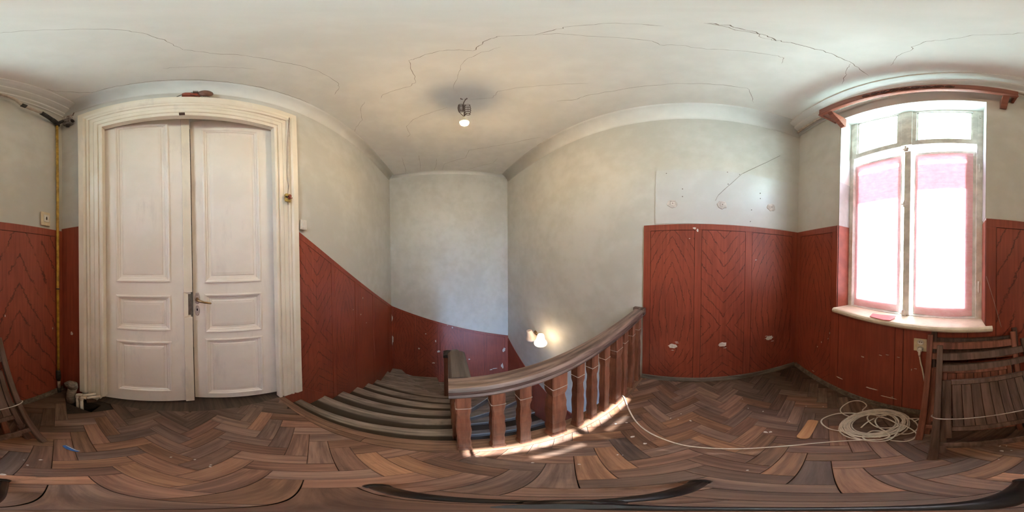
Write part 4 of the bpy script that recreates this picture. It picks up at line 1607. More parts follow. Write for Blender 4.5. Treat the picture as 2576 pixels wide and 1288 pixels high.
# horizontal pipe along the window wall near the cornice
XPP = -0.925
hp_pts = [Vector((XPP, yC(XPP) + 0.02, 3.0))]
r1, r2, r3, r4, r5 = (onx(a, b, XPP) for a, b in ((2012, 325), (2062, 292), (2576, 237), (60, 266), (104, 284)))
hp = thing('horizontal_pipe', (XPP, 0, 2.9), 'pale painted pipe running along the window wall under the cornice', 'pipe')
r1.z = min(r1.z, 3.035)
m_ = MB()
m_.tube(spline([Vector((XPP, r1.y - 0.03, r1.z - 0.005)), r1, Vector((r2.x, r2.y, min(r2.z, 3.03))), Vector((XPP, -0.4, 3.0)), Vector((XPP, r3.y, r3.z)), r4, r5], 5), 0.015, 10)
m_.build('tube', M['pipe_pale'], hp)
m_ = MB()
m_.tube([r4 + Vector((0, -0.02, 0.004)), r4 + Vector((0, 0.02, -0.004))], 0.019, 10)
m_.build('bracket', M['tar'], hp)
m_ = MB()
e_ = Vector((gx0[0], gx0[1], 2.80))
m_.tube(spline([r5, r5.lerp(e_, 0.5) + Vector((0.005, 0.01, 0.012)), e_ + Vector((0, 0, 0.04)), e_ + Vector((0, 0, 0.002))], 5), [0.021] * 6 + [0.024] * 5 + [0.02] * 5, 10)
m_.tube([e_ + Vector((0.0, 0, 0.045)), e_ + Vector((0.06, 0.02, 0.06))], 0.018, 10)
m_.build('taped_elbow', M['tar'], hp)
# dusty junction box beside the casing
j2 = WA.px(170, 306, 0.04)
jx = thing('junction_box', WA.pt(*j2), 'dusty grey junction box with frayed wires between pipe and casing', 'junction box')
m_ = MB()
WA.quad(m_, [(j2[0] - 0.045, j2[1] - 0.045), (j2[0] + 0.035, j2[1] - 0.045), (j2[0] + 0.035, j2[1] + 0.045), (j2[0] - 0.045, j2[1] + 0.045)], 0.001, 0.06)
m_.build('box', M['grey_box'], jx, bevel=0.008)
m_ = MB()
WA.quad(m_, [(j2[0] - 0.022, j2[1] - 0.022), (j2[0] + 0.014, j2[1] - 0.022), (j2[0] + 0.014, j2[1] + 0.028), (j2[0] - 0.022, j2[1] + 0.028)], 0.0605, 0.066)
m_.build('lid', M['grey_box'], jx, bevel=0.003)
m_ = MB()
m_.tube([WA.pt(j2[0] - 0.005, j2[1] - 0.0455, 0.03), WA.pt(j2[0] - 0.005, j2[1] - 0.075, 0.03)], [0.02, 0.014], 10)
m_.tube([WA.pt(j2[0] + 0.036, j2[1], 0.03), WA.pt(j2[0] + 0.055, j2[1] - 0.03, 0.035)], [0.018, 0.012], 10)
m_.build('gland', M['tar'], jx)
rnd = random.Random(4)
for k_ in range(6):
    m_ = MB()
    p0_ = WA.pt(j2[0] - 0.03 + 0.014 * k_, j2[1] + 0.046, 0.03)
    m_.tube(spline([p0_, p0_ + Vector((rnd.uniform(-.02, .02), -rnd.uniform(0, .02), 0.03)), p0_ + Vector((rnd.uniform(-.04, .05), -rnd.uniform(0, .03), 0.045)),
                    p0_ + Vector((rnd.uniform(-.05, .06), 0.0, rnd.uniform(0.02, 0.06)))], 5), 0.0022, 6)
    m_.build('wire', M['wire'] if k_ % 2 else M['wire_pale'], jx)
# cement drain stub
ps = onz(166, 1000, 0.0)
dx_ = Vector((-0.80, 0.875, 0))
ds = thing('drain_stub', dx_, 'grey capped cement pipe stub standing in the floor corner', 'pipe')
m_ = MB()
m_.tube([dx_ + Vector((0, 0, -0.02)), dx_ + Vector((0.0, 0, 0.10)), dx_ + Vector((0.008, 0.012, 0.20))], [0.034, 0.034, 0.036], 16)
m_.build('tube', M['cement'], ds)
m_ = MB()
m_.tube([dx_ + Vector((0.008, 0.012, 0.2005)), dx_ + Vector((0.008, 0.01, 0.245)), dx_ + Vector((0.002, -0.012, 0.265)), dx_ + Vector((0.0, -0.035, 0.268))], [0.038, 0.038, 0.034, 0.032], 16)
m_.build('elbow', M['cement'], ds)
m_ = MB()
qq = Vector((0, 0, 1)).rotation_difference(Vector((0.0, -1, 0.05)).normalized()).to_matrix()
m_.lathe([(0.03, 0.0), (0.03, 0.006), (0.012, 0.008), (0.004, 0.008)], dx_ + Vector((0, -0.0352, 0.268)), mat=qq, seg=16)
m_.build('cap', M['grey_box'], ds)
# two white water pipes rising from the hole and turning into the casing
for k_, (dx2, lab) in enumerate(((0.0, 'white plastic pipe elbow nearer the corner, rising from the floor hole'), (0.038, 'white plastic pipe elbow nearer the door leaf, rising from the floor hole'))):
    b0 = Vector((-0.735 + dx2, 0.875 - dx2 * 0.1, -0.2))
    wp = thing('water_pipe', b0, lab, 'pipe', 'white pipes at the floor hole')
    zt = 0.125 - 0.012 * k_
    m_ = MB()
    m_.tube([b0, Vector((b0.x - 0.004, b0.y, zt - 0.02))], 0.0125, 12)
    m_.build('riser_tube', M['pvc'], wp)
    m_ = MB()
    m_.tube(spline([Vector((b0.x - 0.004, b0.y, zt - 0.03)), Vector((b0.x - 0.004, b0.y, zt)), Vector((b0.x + 0.008, b0.y + 0.005, zt + 0.014)), Vector((b0.x + 0.03, b0.y + 0.012, zt + 0.016))], 5), 0.0165, 12)
    m_.build('elbow', M['pvc'], wp)
    m_ = MB()
    m_.tube([Vector((b0.x + 0.03, b0.y + 0.012, zt + 0.016)), Vector((b0.x + 0.10, b0.y + 0.075, zt + 0.028))], 0.0125, 12)
    m_.build('branch_tube', M['pvc'], wp)

# ------------------------------------------------------------------ folding chairs
def bar(m_, c0, c1, w_, t_, up=(0, 0, 1)):
    """straight bar of section w_ (along local u or v) by t_ (along n), in chair coordinates (u, v, n)"""
    a, b = Vector(c0), Vector(c1)
    d = (b - a).normalized()
    nn = Vector((0, 0, 1))
    s = d.cross(nn).normalized()
    c = 0.003
    for sign in (1,):
        ring = lambda p: [p + s * x_ + nn * y_ for x_, y_ in ((-w_ / 2 + c, -t_ / 2), (w_ / 2 - c, -t_ / 2), (w_ / 2, -t_ / 2 + c), (w_ / 2, t_ / 2 - c), (w_ / 2 - c, t_ / 2),
                                                              (-w_ / 2 + c, t_ / 2), (-w_ / 2, t_ / 2 - c), (-w_ / 2, -t_ / 2 + c))]
        m_.loft([ring(a), ring(b)])


def curved(m_, u0, u1, v, h, t_, bow, n0, bowv=0.0):
    """a rail bowed out of the chair's plane"""
    rings = []
    for k_ in range(9):
        s = k_ / 8
        u = u0 + (u1 - u0) * s
        nn = n0 + bow * math.sin(PI * s)
        vv = v + bowv * math.sin(PI * s)
        rings.append([Vector((u, vv - h / 2, nn - t_ / 2)), Vector((u, vv - h / 2 + 0.004, nn + t_ / 2)), Vector((u, vv + h / 2 - 0.004, nn + t_ / 2)), Vector((u, vv + h / 2, nn - t_ / 2))])
    m_.loft(rings)


def make_chair(label, mat, wire):
    root = thing('folding_chair', (0, 0, 0), label, 'chair', 'folded wooden chairs leaning under the window')
    Wd, Ln = 0.49, 0.955
    for u in (0.0, Wd - 0.01):
        m_ = MB()
        bar(m_, (u, 0.003, 0), (u, Ln, 0), 0.032, 0.024)
        m_.build('stile', mat, root)
    for nm, v, h in (('top_rail', 0.882, 0.05), ('back_rail', 0.808, 0.046)):
        m_ = MB()
        curved(m_, 0.017, Wd - 0.027, v, h, 0.014, -0.009, 0.0)
        m_.build(nm, mat, root)
    m_ = MB()
    bar(m_, (0.017, 0.18, 0), (Wd - 0.027, 0.175, 0), 0.036, 0.014)
    m_.build('stretcher', mat, root)
    # front leg frame, folded inside the back frame
    lf = 0.026
    for u in (0.026, Wd - 0.036 - 0.012):
        m_ = MB()
        bar(m_, (u, 0.06, -lf), (u + 0.0, 0.715, -lf), 0.028, 0.02)
        m_.build('leg', mat, root)
    m_ = MB()
    bar(m_, (0.042, 0.13, -lf), (Wd - 0.066, 0.13, -lf), 0.03, 0.014)
    m_.build('leg_stretcher', mat, root)
    # seat, folded flat against the frame
    st_ = 0.028
    for u in (0.045, Wd - 0.065):
        m_ = MB()
        bar(m_, (u, 0.275, st_), (u, 0.735, st_), 0.026, 0.022)
        m_.build('seat_side', mat, root)
    m_ = MB()
    curved(m_, 0.059, Wd - 0.079, 0.722, 0.032, 0.02, 0.0, st_, 0.0)
    m_.build('seat_front_rail', mat, root)
    m_ = MB()
    curved(m_, 0.059, Wd - 0.079, 0.36, 0.042, 0.02, 0.0, st_, 0.0)
    m_.build('seat_back_rail', mat, root)
    n_s = 8
    w0, w1 = 0.061, Wd - 0.081
    step = (w1 - w0) / n_s
    for k_ in range(n_s):
        m_ = MB()
        m_.box((w0 + step * k_ + 0.0015, 0.3815, st_ - 0.006 + 0.001 * (k_ % 3)), (w0 + step * (k_ + 1) - 0.0015, 0.7055, st_ + 0.006 + 0.001 * (k_ % 2)))
        m_.build('slat', mat, root)
    if wire:
        m_ = MB()
        m_.tube(spline([(-0.02, 0.452, -0.01), (-0.018, 0.452, 0.016), (0.03, 0.453, 0.045), (0.24, 0.458, 0.0445), (0.44, 0.456, 0.045), (Wd + 0.008, 0.454, 0.016), (Wd + 0.01, 0.453, -0.01)], 6), 0.0035, 6)
        m_.build('tie_wire', M['wire_pale'], root)
    return root


def place(root, foot, foot2, top):
    f1, f2, t1 = Vector(foot), Vector(foot2), Vector(top)
    U = (f2 - f1).normalized()
    V = (t1 - f1)
    V -= U * V.dot(U)
    V.normalize()
    N_ = U.cross(V)
    if N_.x < 0:
        N_ = -N_
    mtx = Matrix((U, V, N_)).transposed().to_4x4()
    root.matrix_world = Matrix.Translation(f1 + Vector((0, 0, 0.004))) @ mtx


c1 = make_chair('brown folding chair in front of the stack with a slatted seat and a wire tie', M['chair'], True)
place(c1, (-0.488, -0.064, 0), (-0.526, 0.40, 0), (-0.878, -0.10, 0.865))
c2 = make_chair('reddish folding chair in the middle of the stack, between a brown and a dark one', M['chair_red'], False)
place(c2, (-0.672, -0.150, 0), (-0.684, 0.33, 0), (-0.929, -0.172, 0.925))
c3 = make_chair('dark folding chair at the back of the stack, nearest the wall', M['chair_dark'], False)
place(c3, (-0.768, -0.138, 0), (-0.769, 0.35, 0), (-0.961, -0.160, 0.935))

# ------------------------------------------------------------------ extension cable
CR = 0.0050
cb = thing('extension_cable', (-0.72, -0.37, 0), 'cream extension cable coiled on the floor, one end running to the balusters', 'cable')
rnd = random.Random(11)
cc = onz(2212, 1072)
ctr = Vector((cc.x, cc.y, 0))
# main coil: many turns in the floor's plane, sized from the photo
A1 = onz(2108, 1068)
A2 = onz(2290, 1052)
B1 = onz(2200, 1032)
B2 = onz(2205, 1108)
ex = (A2 - A1) * 0.5
ey = (B1 - B2) * 0.5
ctr = (A1 + A2 + B1 + B2) / 4
ctr.z = 0
pts = []
turns = 13
for q in range(turns * 28):
    t_ = q / 28
    a = 2 * PI * t_
    r_ = 0.92 - 0.022 * t_ + 0.05 * math.sin(t_ * 2.1)
    o_ = Vector((0.012 * math.sin(t_ * 1.7), 0.014 * math.cos(t_ * 1.3), 0))
    z = CR + 0.004 + 0.0032 * (int(t_) % 5) + 0.002 * math.sin(a * 2 + t_)
    p = ctr + o_ + ex * (r_ * math.cos(a)) + ey * (r_ * math.sin(a))
    p.z = z
    pts.append(p)
m_ = MB()
m_.tube(pts, CR, 7)
m_.build('coil', M['cable'], cb)
# loose loops thrown over it
loops = [
    [(2190, 1040), (2150, 1050), (2117, 1038), (2118, 1024), (2140, 1010), (2165, 1009), (2180, 1020), (2170, 1034), (2200, 1042)],
    [(2230, 1046), (2160, 1040), (2110, 1040), (2076, 1050), (2066, 1062), (2085, 1078), (2125, 1086), (2170, 1094), (2215, 1100)],
    [(2190, 1042), (2182, 1050), (2190, 1064), (2215, 1076), (2260, 1072), (2235, 1054), (2205, 1048)],
    [(2260, 1046), (2220, 1044), (2202, 1058), (2215, 1078), (2250, 1090), (2290, 1090), (2310, 1074), (2296, 1056), (2270, 1048), (2250, 1045)],
    [(2180, 1094), (2170, 1098), (2180, 1106), (2215, 1106), (2238, 1096), (2225, 1086), (2195, 1084), (2178, 1092)],
    [(2128, 1062), (2118, 1074), (2130, 1090), (2165, 1105), (2210, 1111), (2245, 1102), (2262, 1078), (2268, 1062), (2282, 1052)],
    [(2240, 1108), (2280, 1110), (2302, 1100), (2304, 1088), (2280, 1072), (2255, 1064), (2215, 1046)],
    [(2166, 1076), (2182, 1062), (2200, 1052)],
]
for li, lp in enumerate(loops):
    P_ = []
    for k_, (a, b) in enumerate(lp):
        zz = 0.012 + 0.02 * math.sin(PI * k_ / (len(lp) - 1)) if 2120 < a < 2285 and 1036 < b < 1104 else 0.0045
        p = onz(a, b, zz)
        P_.append(p)
    m_ = MB()
    m_.tube(spline(P_, 7), CR, 7)
    m_.build('loop', M['cable'], cb)
run = [(1563, 989), (1572, 1004), (1582, 1030), (1598, 1058), (1625, 1083), (1665, 1103), (1720, 1120), (1780, 1127), (1860, 1129), (1950, 1124), (2040, 1116), (2110, 1110), (2170, 1107), (2200, 1106)]
m_ = MB()
m_.tube(spline([onz(a, b, CR + 0.0012) for a, b in run], 6), CR, 7)
m_.build('run', M['cable'], cb)
# lead up to the plug
pl0 = WD.pt(so_[0] + 0.022, so_[1] - 0.024, 0.024)
m_ = MB()
m_.tube([pl0, pl0 + Vector((0.03, 0, -0.004))], [0.017, 0.014], 12)
m_.tube([pl0 + Vector((0.026, 0.0, 0.0)), pl0 + Vector((0.034, 0.002, -0.03)), pl0 + Vector((0.03, 0.003, -0.05))], [0.009, 0.008, 0.005], 10)
m_.build('plug', M['white_plastic'], cb)
m_ = MB()
m_.tube(spline([pl0 + Vector((0.03, 0.003, -0.05)), pl0 + Vector((0.028, 0.01, -0.11)), pl0 + Vector((0.03, 0.025, -0.2)), Vector((-0.94, pl0.y + 0.05, 0.3)), Vector((-0.90, pl0.y + 0.03, 0.05)),
                Vector((-0.86, pl0.y + 0.0, CR + 0.001)), onz(2312, 1053, CR + 0.002), onz(2282, 1053, 0.02)], 6), CR, 7)
m_.build('lead', M['cable'], cb)

# ------------------------------------------------------------------ small things on the floor
q4 = [onz(a, b, 0.008) for a, b in ((2000, 1101), (2034, 1105), (2061, 1060), (2032, 1055))]
cc = sum(q4, Vector((0, 0, 0))) / 4
ax_ = ((q4[3] + q4[2]) - (q4[0] + q4[1])).normalized()
bx_ = Vector((-ax_.y, ax_.x, 0))
L_ = ((q4[3] + q4[2]) - (q4[0] + q4[1])).length / 2
W_ = (q4[0] - q4[1]).length
m_ = MB()
outl = [(-L_ / 2, -W_ * 0.28), (-L_ / 2 + 0.006, -W_ * 0.42), (-L_ / 2 + 0.018, -W_ / 2), (L_ / 2 - 0.01, -W_ / 2), (L_ / 2, -W_ * 0.38), (L_ / 2 + 0.002, W_ * 0.2), (L_ / 2 - 0.004, W_ * 0.45), (L_ / 2 - 0.014, W_ / 2),
        (-L_ / 2 + 0.02, W_ / 2), (-L_ / 2 + 0.005, W_ * 0.4), (-L_ / 2 - 0.003, W_ * 0.1)]
m_.prism([(a, b, 0) for a, b in outl], (0, 0, 0.012))
o = m_.build('wooden_block', M['offcut'], bevel=0.0015)
o.location = (cc.x, cc.y, 0.0035)
o.rotation_euler = (0, 0, math.atan2(ax_.y, ax_.x))
tag(o, 'pale orange loose wooden block with rounded ends beside the cable coil', 'wooden block')
# blue strip
bs = thing('plastic_strip', onz(180, 1130), 'small blue and white plastic strip on the parquet near the chairs', 'plastic strip')
P_ = [onz(a, b, 0.003) for a, b in ((157, 1122), (165, 1129), (180, 1134), (194, 1137), (201, 1135), (190, 1131), (176, 1124), (166, 1120))]
m_ = MB()
m_.prism(P_, (0, 0, 0.004))
m_.build('strip', M['blue'], bs)
m_ = MB()
m_.tube([onz(a, b, 0.009) for a, b in ((166, 1120.5), (177, 1126), (190, 1132), (201, 1134.5))], 0.0022, 6)
m_.build('white_edge', M['white_plastic'], bs)
# flakes of paint
fl = [(1423, 1008), (1549, 1066), (1576, 1063), (1591, 1099), (1622, 1116), (1553, 1144), (1566, 1145), (1713, 1041), (1687, 1052), (1706, 1055), (1736, 1058), (1738, 1059), (1868, 1004), (1882, 1027), (1919, 1035),
      (1925, 1087), (1938, 1087), (1986, 1060), (2515, 1122), (2520, 1134), (2532, 1122), (2512, 1155), (2544, 1133), (430, 1150), (490, 1156), (530, 1170), (528, 1174), (102, 1157), (60, 1157), (70, 1170), (8, 1194), (790, 1023),
      (1340, 1164), (1457, 1168), (2028, 1022), (2071, 1023), (1880, 1183)]
fsz = {(1591, 1099): 0.013, (1622, 1116): 0.011, (1925, 1087): 0.014, (1938, 1087): 0.011, (2520, 1134): 0.011, (1549, 1066): 0.008, (1576, 1063): 0.009, (102, 1157): 0.008, (8, 1194): 0.011}
for k_, (a, b) in enumerate(fl):
    zb0 = 0.0025 if b != 1023 or a != 790 else -RISE + 0.001
    p = onz(a, b, zb0)
    s = fsz.get((a, b), random.uniform(0.004, 0.0065))
    n_ = random.choice((5, 6, 7))
    m_ = MB()
    m_.prism([(s * random.uniform(0.5, 1.1) * math.cos(2 * PI * q / n_), s * random.uniform(0.4, 0.9) * math.sin(2 * PI * q / n_), 0) for q in range(n_)], (0, 0, 0.0012))
    o = m_.build('paint_flake', M['chip'])
    o.location = p
    o.rotation_euler = (0, 0, random.uniform(0, 6))
    if b == 1023 and a == 790:
        lab = 'tiny white paint flake on the top stair tread beside the door wall'
    elif 2500 < a or a == 8:
        lab = 'tiny white paint flake on the floor in front of the folding chairs' if a > 2500 else 'white paint flake on the floor by the tripod foot near the chairs'
    elif a < 110:
        lab = 'tiny white paint flake on the floor near the blue plastic strip'
    elif a < 600:
        lab = 'tiny white paint flake on the parquet in front of the double door'
    elif a in (2028, 2071):
        lab = 'tiny white paint flake on the floor between skirting board and cable coil'
    elif a > 1860:
        lab = 'tiny white paint flake on the floor near the loose orange block'
    elif a > 1640:
        lab = 'tiny white paint flake beyond the cable towards the right wall'
    elif a < 1470:
        lab = 'tiny white paint flake beside the sunlit strip under the balusters'
    else:
        lab = 'tiny white paint flake beside the dark grey parquet block'
    tag(o, lab, 'paint flake', 'paint flakes scattered on the floor')

# thin wire stuck to the wall right of the window
m_ = MB()
wpt = [onx(2481, 695, -0.975), onx(2500, 757, -0.97), onx(2519, 823, -0.965)]
m_.tube(spline(wpt, 5), 0.0011, 5)
tag(m_.build('loose_wire', M['wire_pale'], loc=wpt[0]), 'single thin pale wire hanging down the red wall right of the window', 'wire')

# ------------------------------------------------------------------ the camera's tripod: three legs seen at the bottom
tp = thing('tripod', (0.03, -0.04, 0), 'black tripod standing on the parquet with three spread rubber-footed legs', 'tripod')
hub = Vector((0.028, -0.034, 0.32))
for a, b in ((945, 1222), (1763, 1211), (2576, 1209)):
    f_ = onz(a, b, 0.0)
    dr_ = (f_ - Vector((hub.x, hub.y, 0))).normalized()
    m_ = MB()
    m_.tube([f_ + Vector((0, 0, 0.02)) - dr_ * 0.01, (f_ + Vector((0, 0, 0.02))).lerp(hub, 0.45), hub.lerp(f_, 0.06)], [0.016, 0.0155, 0.013], 10)
    lg = m_.build('leg', M['rubber'], tp)
    m_ = MB()
    m_.tube([f_ + Vector((0, 0, 0.001)), f_ + Vector((0, 0, 0.012)) - dr_ * 0.004, f_ + Vector((0, 0, 0.034)) - dr_ * 0.018], [0.015, 0.02, 0.0175], 12)
    m_.build('rubber_foot', M['rubber'], lg)
m_ = MB()
m_.lathe([(0.008, -0.03), (0.018, -0.02), (0.02, 0.02), (0.012, 0.035)], hub, seg=16)
m_.build('hub', M['rubber'], tp)
m_ = MB()
m_.tube([hub + Vector((0, 0, 0.03)), Vector((0.004, -0.005, 1.0))], [0.008, 0.006], 12)
m_.build('centre_column', M['rubber'], tp)

# ------------------------------------------------------------------ cracks, patches and chips
def crack_on(parent, pts, wdt=0.0028, n0=4, jag=0.006, seed=0):
    """a crack: a thin dark ribbon with thickness, wandering between the points"""
    r_ = random.Random(seed)
    P_ = []
    for a, b in zip(pts[:-1], pts[1:]):
        for q in range(n0):
            p = a.lerp(b, q / n0)
            P_.append(p + Vector((r_.uniform(-jag, jag), r_.uniform(-jag, jag), 0)) * (0 if q == 0 else 1))
    P_.append(pts[-1])
    m_ = MB()
    rings = []
    for i, p in enumerate(P_):
        d = (P_[min(i + 1, len(P_) - 1)] - P_[max(i - 1, 0)]).normalized()
        s = Vector((-d.y, d.x, 0)).normalized()
        ww = wdt * r_.uniform(0.45, 1.15) * (0.25 if i in (0, len(P_) - 1) else 1)
        rings.append([p + s * ww / 2 + Vector((0, 0, 0.004)), p + s * ww / 2 - Vector((0, 0, 0.0008)), p - s * ww / 2 - Vector((0, 0, 0.0008)), p - s * ww / 2 + Vector((0, 0, 0.004))])
    m_.loft(rings)
    m_.build('crack', M['crack'], parent)


cr_px = [
    ([(1028, 152), (1042, 148), (1105, 128), (1155, 125), (1190, 128), (1205, 115), (1235, 97), (1260, 91), (1345, 88), (1400, 73), (1450, 65), (1550, 58), (1670, 66)], 0.0035),
    ([(1028, 152), (1036, 178), (1046, 205), (1030, 218), (985, 230), (963, 238), (957, 248)], 0.0032),
    ([(1345, 88), (1400, 84), (1480, 91), (1640, 103), (1660, 113), (1705, 114), (1780, 124), (1840, 127), (1960, 141), (1972, 146), (1966, 160)], 0.003),
    ([(1780, 58), (1840, 66), (1890, 78), (1930, 90), (1952, 102), (1990, 107), (2050, 124), (2090, 134), (2125, 151), (2160, 170), (2185, 190)], 0.005),
    ([(2140, 160), (2130, 175), (2126, 192), (2118, 212)], 0.0035),
    ([(1770, 58), (1840, 72), (1900, 84), (1925, 97), (1955, 104)], 0.0028),
    ([(0, 83), (60, 77), (160, 75), (300, 75), (370, 86), (420, 105), (460, 125), (530, 134), (640, 144), (720, 158), (800, 178), (850, 208), (853, 222), (842, 238)], 0.003),
    ([(2576, 83), (2540, 86), (2480, 87), (2430, 92), (2380, 100), (2330, 104), (2300, 116), (2290, 128), (2256, 142), (2240, 165)], 0.003),
    ([(1400, 255), (1450, 250), (1470, 242), (1540, 230), (1640, 215), (1720, 210), (1800, 213), (1880, 222), (1890, 240), (1896, 258)], 0.004),
    ([(1140, 225), (1152, 188), (1158, 170), (1175, 148), (1200, 137), (1260, 118)], 0.0022),
    ([(1180, 251), (1240, 246), (1252, 230), (1320, 219), (1400, 213), (1480, 210)], 0.0025),
    ([(1125, 270), (1080, 285), (1040, 300), (1022, 318), (1032, 338), (1025, 345)], 0.003),
    ([(918, 255), (907, 275), (912, 302), (895, 320), (880, 335)], 0.003),
    ([(115, 225), (140, 230), (190, 232), (240, 240), (290, 232), (350, 225), (430, 220), (520, 219), (600, 226), (680, 240), (735, 262), (752, 275)], 0.0042),
    ([(410, 172), (450, 169), (520, 168), (600, 171), (645, 174)], 0.0018),
    ([(1010, 395), (1015, 410), (1020, 425), (1024, 440)], 0.004),
    ([(1053, 390), (1056, 405), (1058, 430)], 0.004),
    ([(1098, 398), (1097, 415), (1093, 428)], 0.004),
    ([(1112, 428), (1118, 412), (1150, 402), (1172, 397), (1180, 378), (1230, 370), (1290, 360), (1360, 345)], 0.0038),
    ([(1165, 432), (1240, 410), (1252, 398)], 0.003),
    ([(1315, 396), (1350, 370), (1400, 350)], 0.0045),
]
for i, (pp, wd_) in enumerate(cr_px):
    P_ = []
    for a, b in pp:
        p = onz(a, b, ZC)
        lim = 0.118
        x_ = min(max(p.x, XD + 0.21), XB - 0.05)
        p = Vector((x_, min(max(p.y, yC(x_) + 0.14), yA(x_) - lim), ZC))
        P_.append(p)
    crack_on(ceil, P_, wd_ * 0.75, seed=i)
# crack down the right wall
cw = [(1962, 392), (1930, 408), (1895, 424), (1866, 438), (1842, 460), (1830, 470), (1806, 492), (1800, 505)]
P_ = [WC.pt(*WC.px(a, b, 0.0), 0.0) for a, b in cw]
m_ = MB()
rings = []
for i, p in enumerate(P_):
    d = (P_[min(i + 1, len(P_) - 1)] - P_[max(i - 1, 0)]).normalized()
    s = d.cross(WC.n)
    ww = 0.0011
    rings.append([p + s * ww - WC.n * 0.003, p + s * ww + WC.n * 0.0072, p - s * ww + WC.n * 0.0072, p - s * ww - WC.n * 0.003])
m_.loft(rings)
m_.build('crack', M['crack'], wr)
# large smoothed rectangle of glossier paint on the right wall
bl_, tl_, tr_, br_ = WC.px(1648, 571, 0.0), WC.px(1649, 434, 0.0), WC.px(1976, 456, 0.0), WC.px(1978, 577, 0.0)
m_ = MB()
nz = 16
vs, fs = [], []
uu0, uu1 = bl_[0], br_[0]
zz0, zz1 = 1.675, (tl_[1] + tr_[1]) / 2
NXg, NZg = 40, 20
for i in range(NZg + 1):
    for j in range(NXg + 1):
        a, b = j / NXg, i / NZg
        edge = min(a, 1 - a, (1 - b) * 0.45) * 12
        d = 0.0025 + 0.003 * max(0.0, 1 - edge) + 0.0016 * math.sin(7.0 * a + 2.1 * b) * math.sin(4.2 * b + 1.0)
        vs.append(WC.pt(uu0 + (uu1 - uu0) * a, zz0 + (zz1 - zz0) * b, d))
for i in range(NZg):
    for j in range(NXg):
        q = i * (NXg + 1) + j
        fs.append((q, q + 1, q + NXg + 2, q + NXg + 1))
m_.add(vs, fs, True)
o = m_.build('smooth_patch', M['wall_gloss'], wr)
# raw plaster round the three removed sockets, above and below


def blob(W, px, py, rw, rh, d0, d1, name, mat, parent, seed, n=18, rag=0.25):
    r_ = random.Random(seed)
    u, z = W.px(px, py, d1)
    m_ = MB()
    k0 = [1 + r_.uniform(-rag, rag) for _ in range(n)]
    ringp = lambda s, d: [W.pt(u + s * rw * k0[q] * math.cos(2 * PI * q / n), z + s * rh * k0[q] * math.sin(2 * PI * q / n), d) for q in range(n)]
    m_.loft([ringp(1, d0), ringp(0.96, d1), ])
    return m_.build(name, mat, parent)


for i, (a, b) in enumerate(((1692, 871), (1817, 867), (1936, 850))):
    blob(WC, a, b, 0.038, 0.026, 0.009, 0.0125, 'plaster_patch', M['chip'], wr, 20 + i, 22, 0.16)
    for q in range(5):
        blob(WC, a + random.uniform(-13, 13), b + random.uniform(-11, 11), 0.016, 0.003, 0.009, 0.0115, 'plaster_smear', M['chip'], wr, 60 + 7 * i + q, 9, 0.4)
for i, (a, b) in enumerate(((1691, 512), (1817, 515), (1941, 522))):
    blob(WC, a, b, 0.045, 0.04, 0.002, 0.0075 + 0.001 * i, 'plaster_patch', simple('raw_plaster', (0.62, 0.57, 0.53, 1), 0.9), wr, 30 + i, 20, 0.12)
    if i < 2:
        u, z = WC.px(a + 1, b, 0.008)
        m_ = MB()
        for (x0, y0, x1, y1) in ((-0.022, 0.02, 0.022, 0.022), (0.02, -0.018, 0.022, 0.02)):
            WC.quad(m_, [(u - x0, z + y0), (u - x1, z + y0), (u - x1, z + y1), (u - x0, z + y1)], 0.008, 0.0095)
        m_.build('scored_line', M['crack'], wr)
    blob(WC, a + 1, b - 1, 0.005, 0.004, 0.007, 0.0105, 'hole', M['wire'], wr, 90 + i, 9, 0.2)
for i, (a, b) in enumerate(((1717, 475), (1717, 494), (1830, 433), (1861, 439), (1832, 463), (1913, 499), (1891, 528), (1888, 557), (1676, 436), (1913, 486))):
    blob(WC, a, b, 0.0045, 0.004, 0.001, 0.0075, 'nail_hole', M['wire'], wr, 120 + i, 8, 0.3)
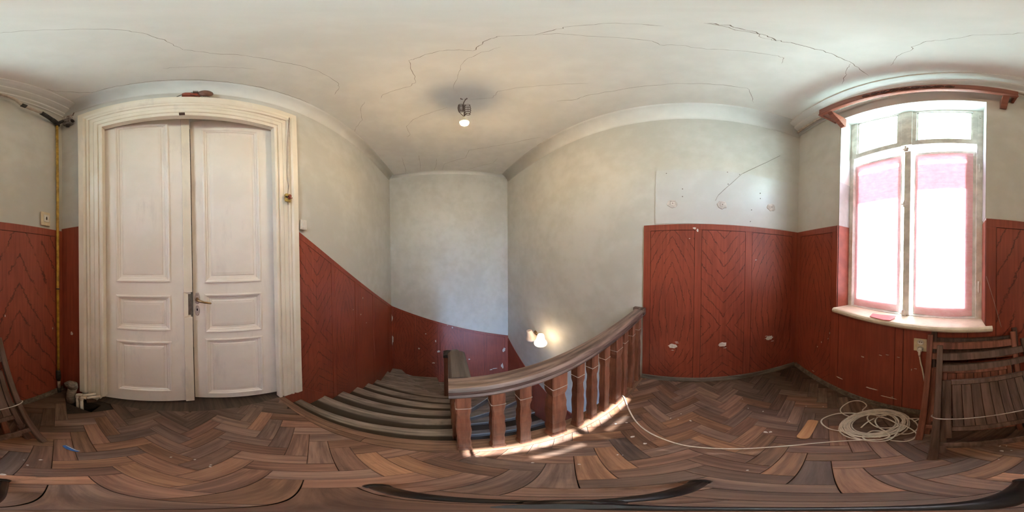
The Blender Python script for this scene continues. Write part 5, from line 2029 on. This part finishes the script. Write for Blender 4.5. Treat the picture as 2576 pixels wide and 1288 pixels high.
# white chips in the red paint
for i, (W, par, a, b, rw, rh) in enumerate((
        (WD, wk, 2170, 898, 0.016, 0.006), (WD, wk, 2215, 894, 0.012, 0.003), (WD, wk, 2232, 893, 0.01, 0.003), (WD, wk, 2260, 899, 0.01, 0.002), (WD, wk, 2293, 930, 0.003, 0.012), (WD, wk, 2303, 928, 0.009, 0.002),
        (WD, wk, 2066, 861, 0.004, 0.008), (WD, wk, 2056, 872, 0.003, 0.008), (WD, wk, 2087, 838, 0.003, 0.008), (WD, wk, 2083, 852, 0.003, 0.006), (WD, wk, 13, 795, 0.003, 0.009), (WD, wk, 133, 826, 0.003, 0.01),
        (WD, wk, 2190, 977, 0.05, 0.006), (WD, wk, 2235, 1000, 0.07, 0.005), (WD, wk, 2110, 950, 0.04, 0.005), (WD, wk, 2045, 933, 0.015, 0.004), (WD, wk, 2244, 999, 0.006, 0.003),
        (WA, wl, 180, 838, 0.012, 0.02), (WA, wl, 913, 750, 0.008, 0.012), (WA, wl, 908, 791, 0.008, 0.01), (WA, wl, 922, 812, 0.008, 0.006), (WA, wl, 889, 779, 0.006, 0.005),
        (WC, wr, 1747, 574, 0.014, 0.012), (WC, wr, 1755, 579, 0.008, 0.014), (WC, wr, 1735, 600, 0.006, 0.003), (WC, wr, 1902, 654, 0.008, 0.003))):
    blob(W, a, b, rw, rh, 0.009, 0.0125, 'paint_chip', M['chip'], par, 200 + i, 11, 0.4)
for i, (a, b, rw, rh) in enumerate(((986, 800, 0.02, 0.09), (987, 855, 0.025, 0.12), (1103, 884, 0.03, 0.03), (1054, 877, 0.022, 0.018), (1071, 840, 0.014, 0.014), (1096, 858, 0.012, 0.03), (1091, 913, 0.03, 0.016), (1235, 930, 0.03, 0.02),
                                    (1268, 880, 0.03, 0.06), (1264, 920, 0.03, 0.08), (1245, 927, 0.05, 0.014), (1138, 824, 0.012, 0.02), (1126, 818, 0.012, 0.006), (1180, 904, 0.02, 0.016))):
    blob(WB, a, b, rw, rh, 0.009, 0.013, 'paint_chip', M['chip'], wf, 300 + i, 12, 0.4)

# ------------------------------------------------------------------ outside the window
m_ = MB()
m_.box((-40, -25, ZL - 0.6), (XD - T - 0.02, 25, ZL - 0.4))
struct(m_.build('ground', M['ground']))
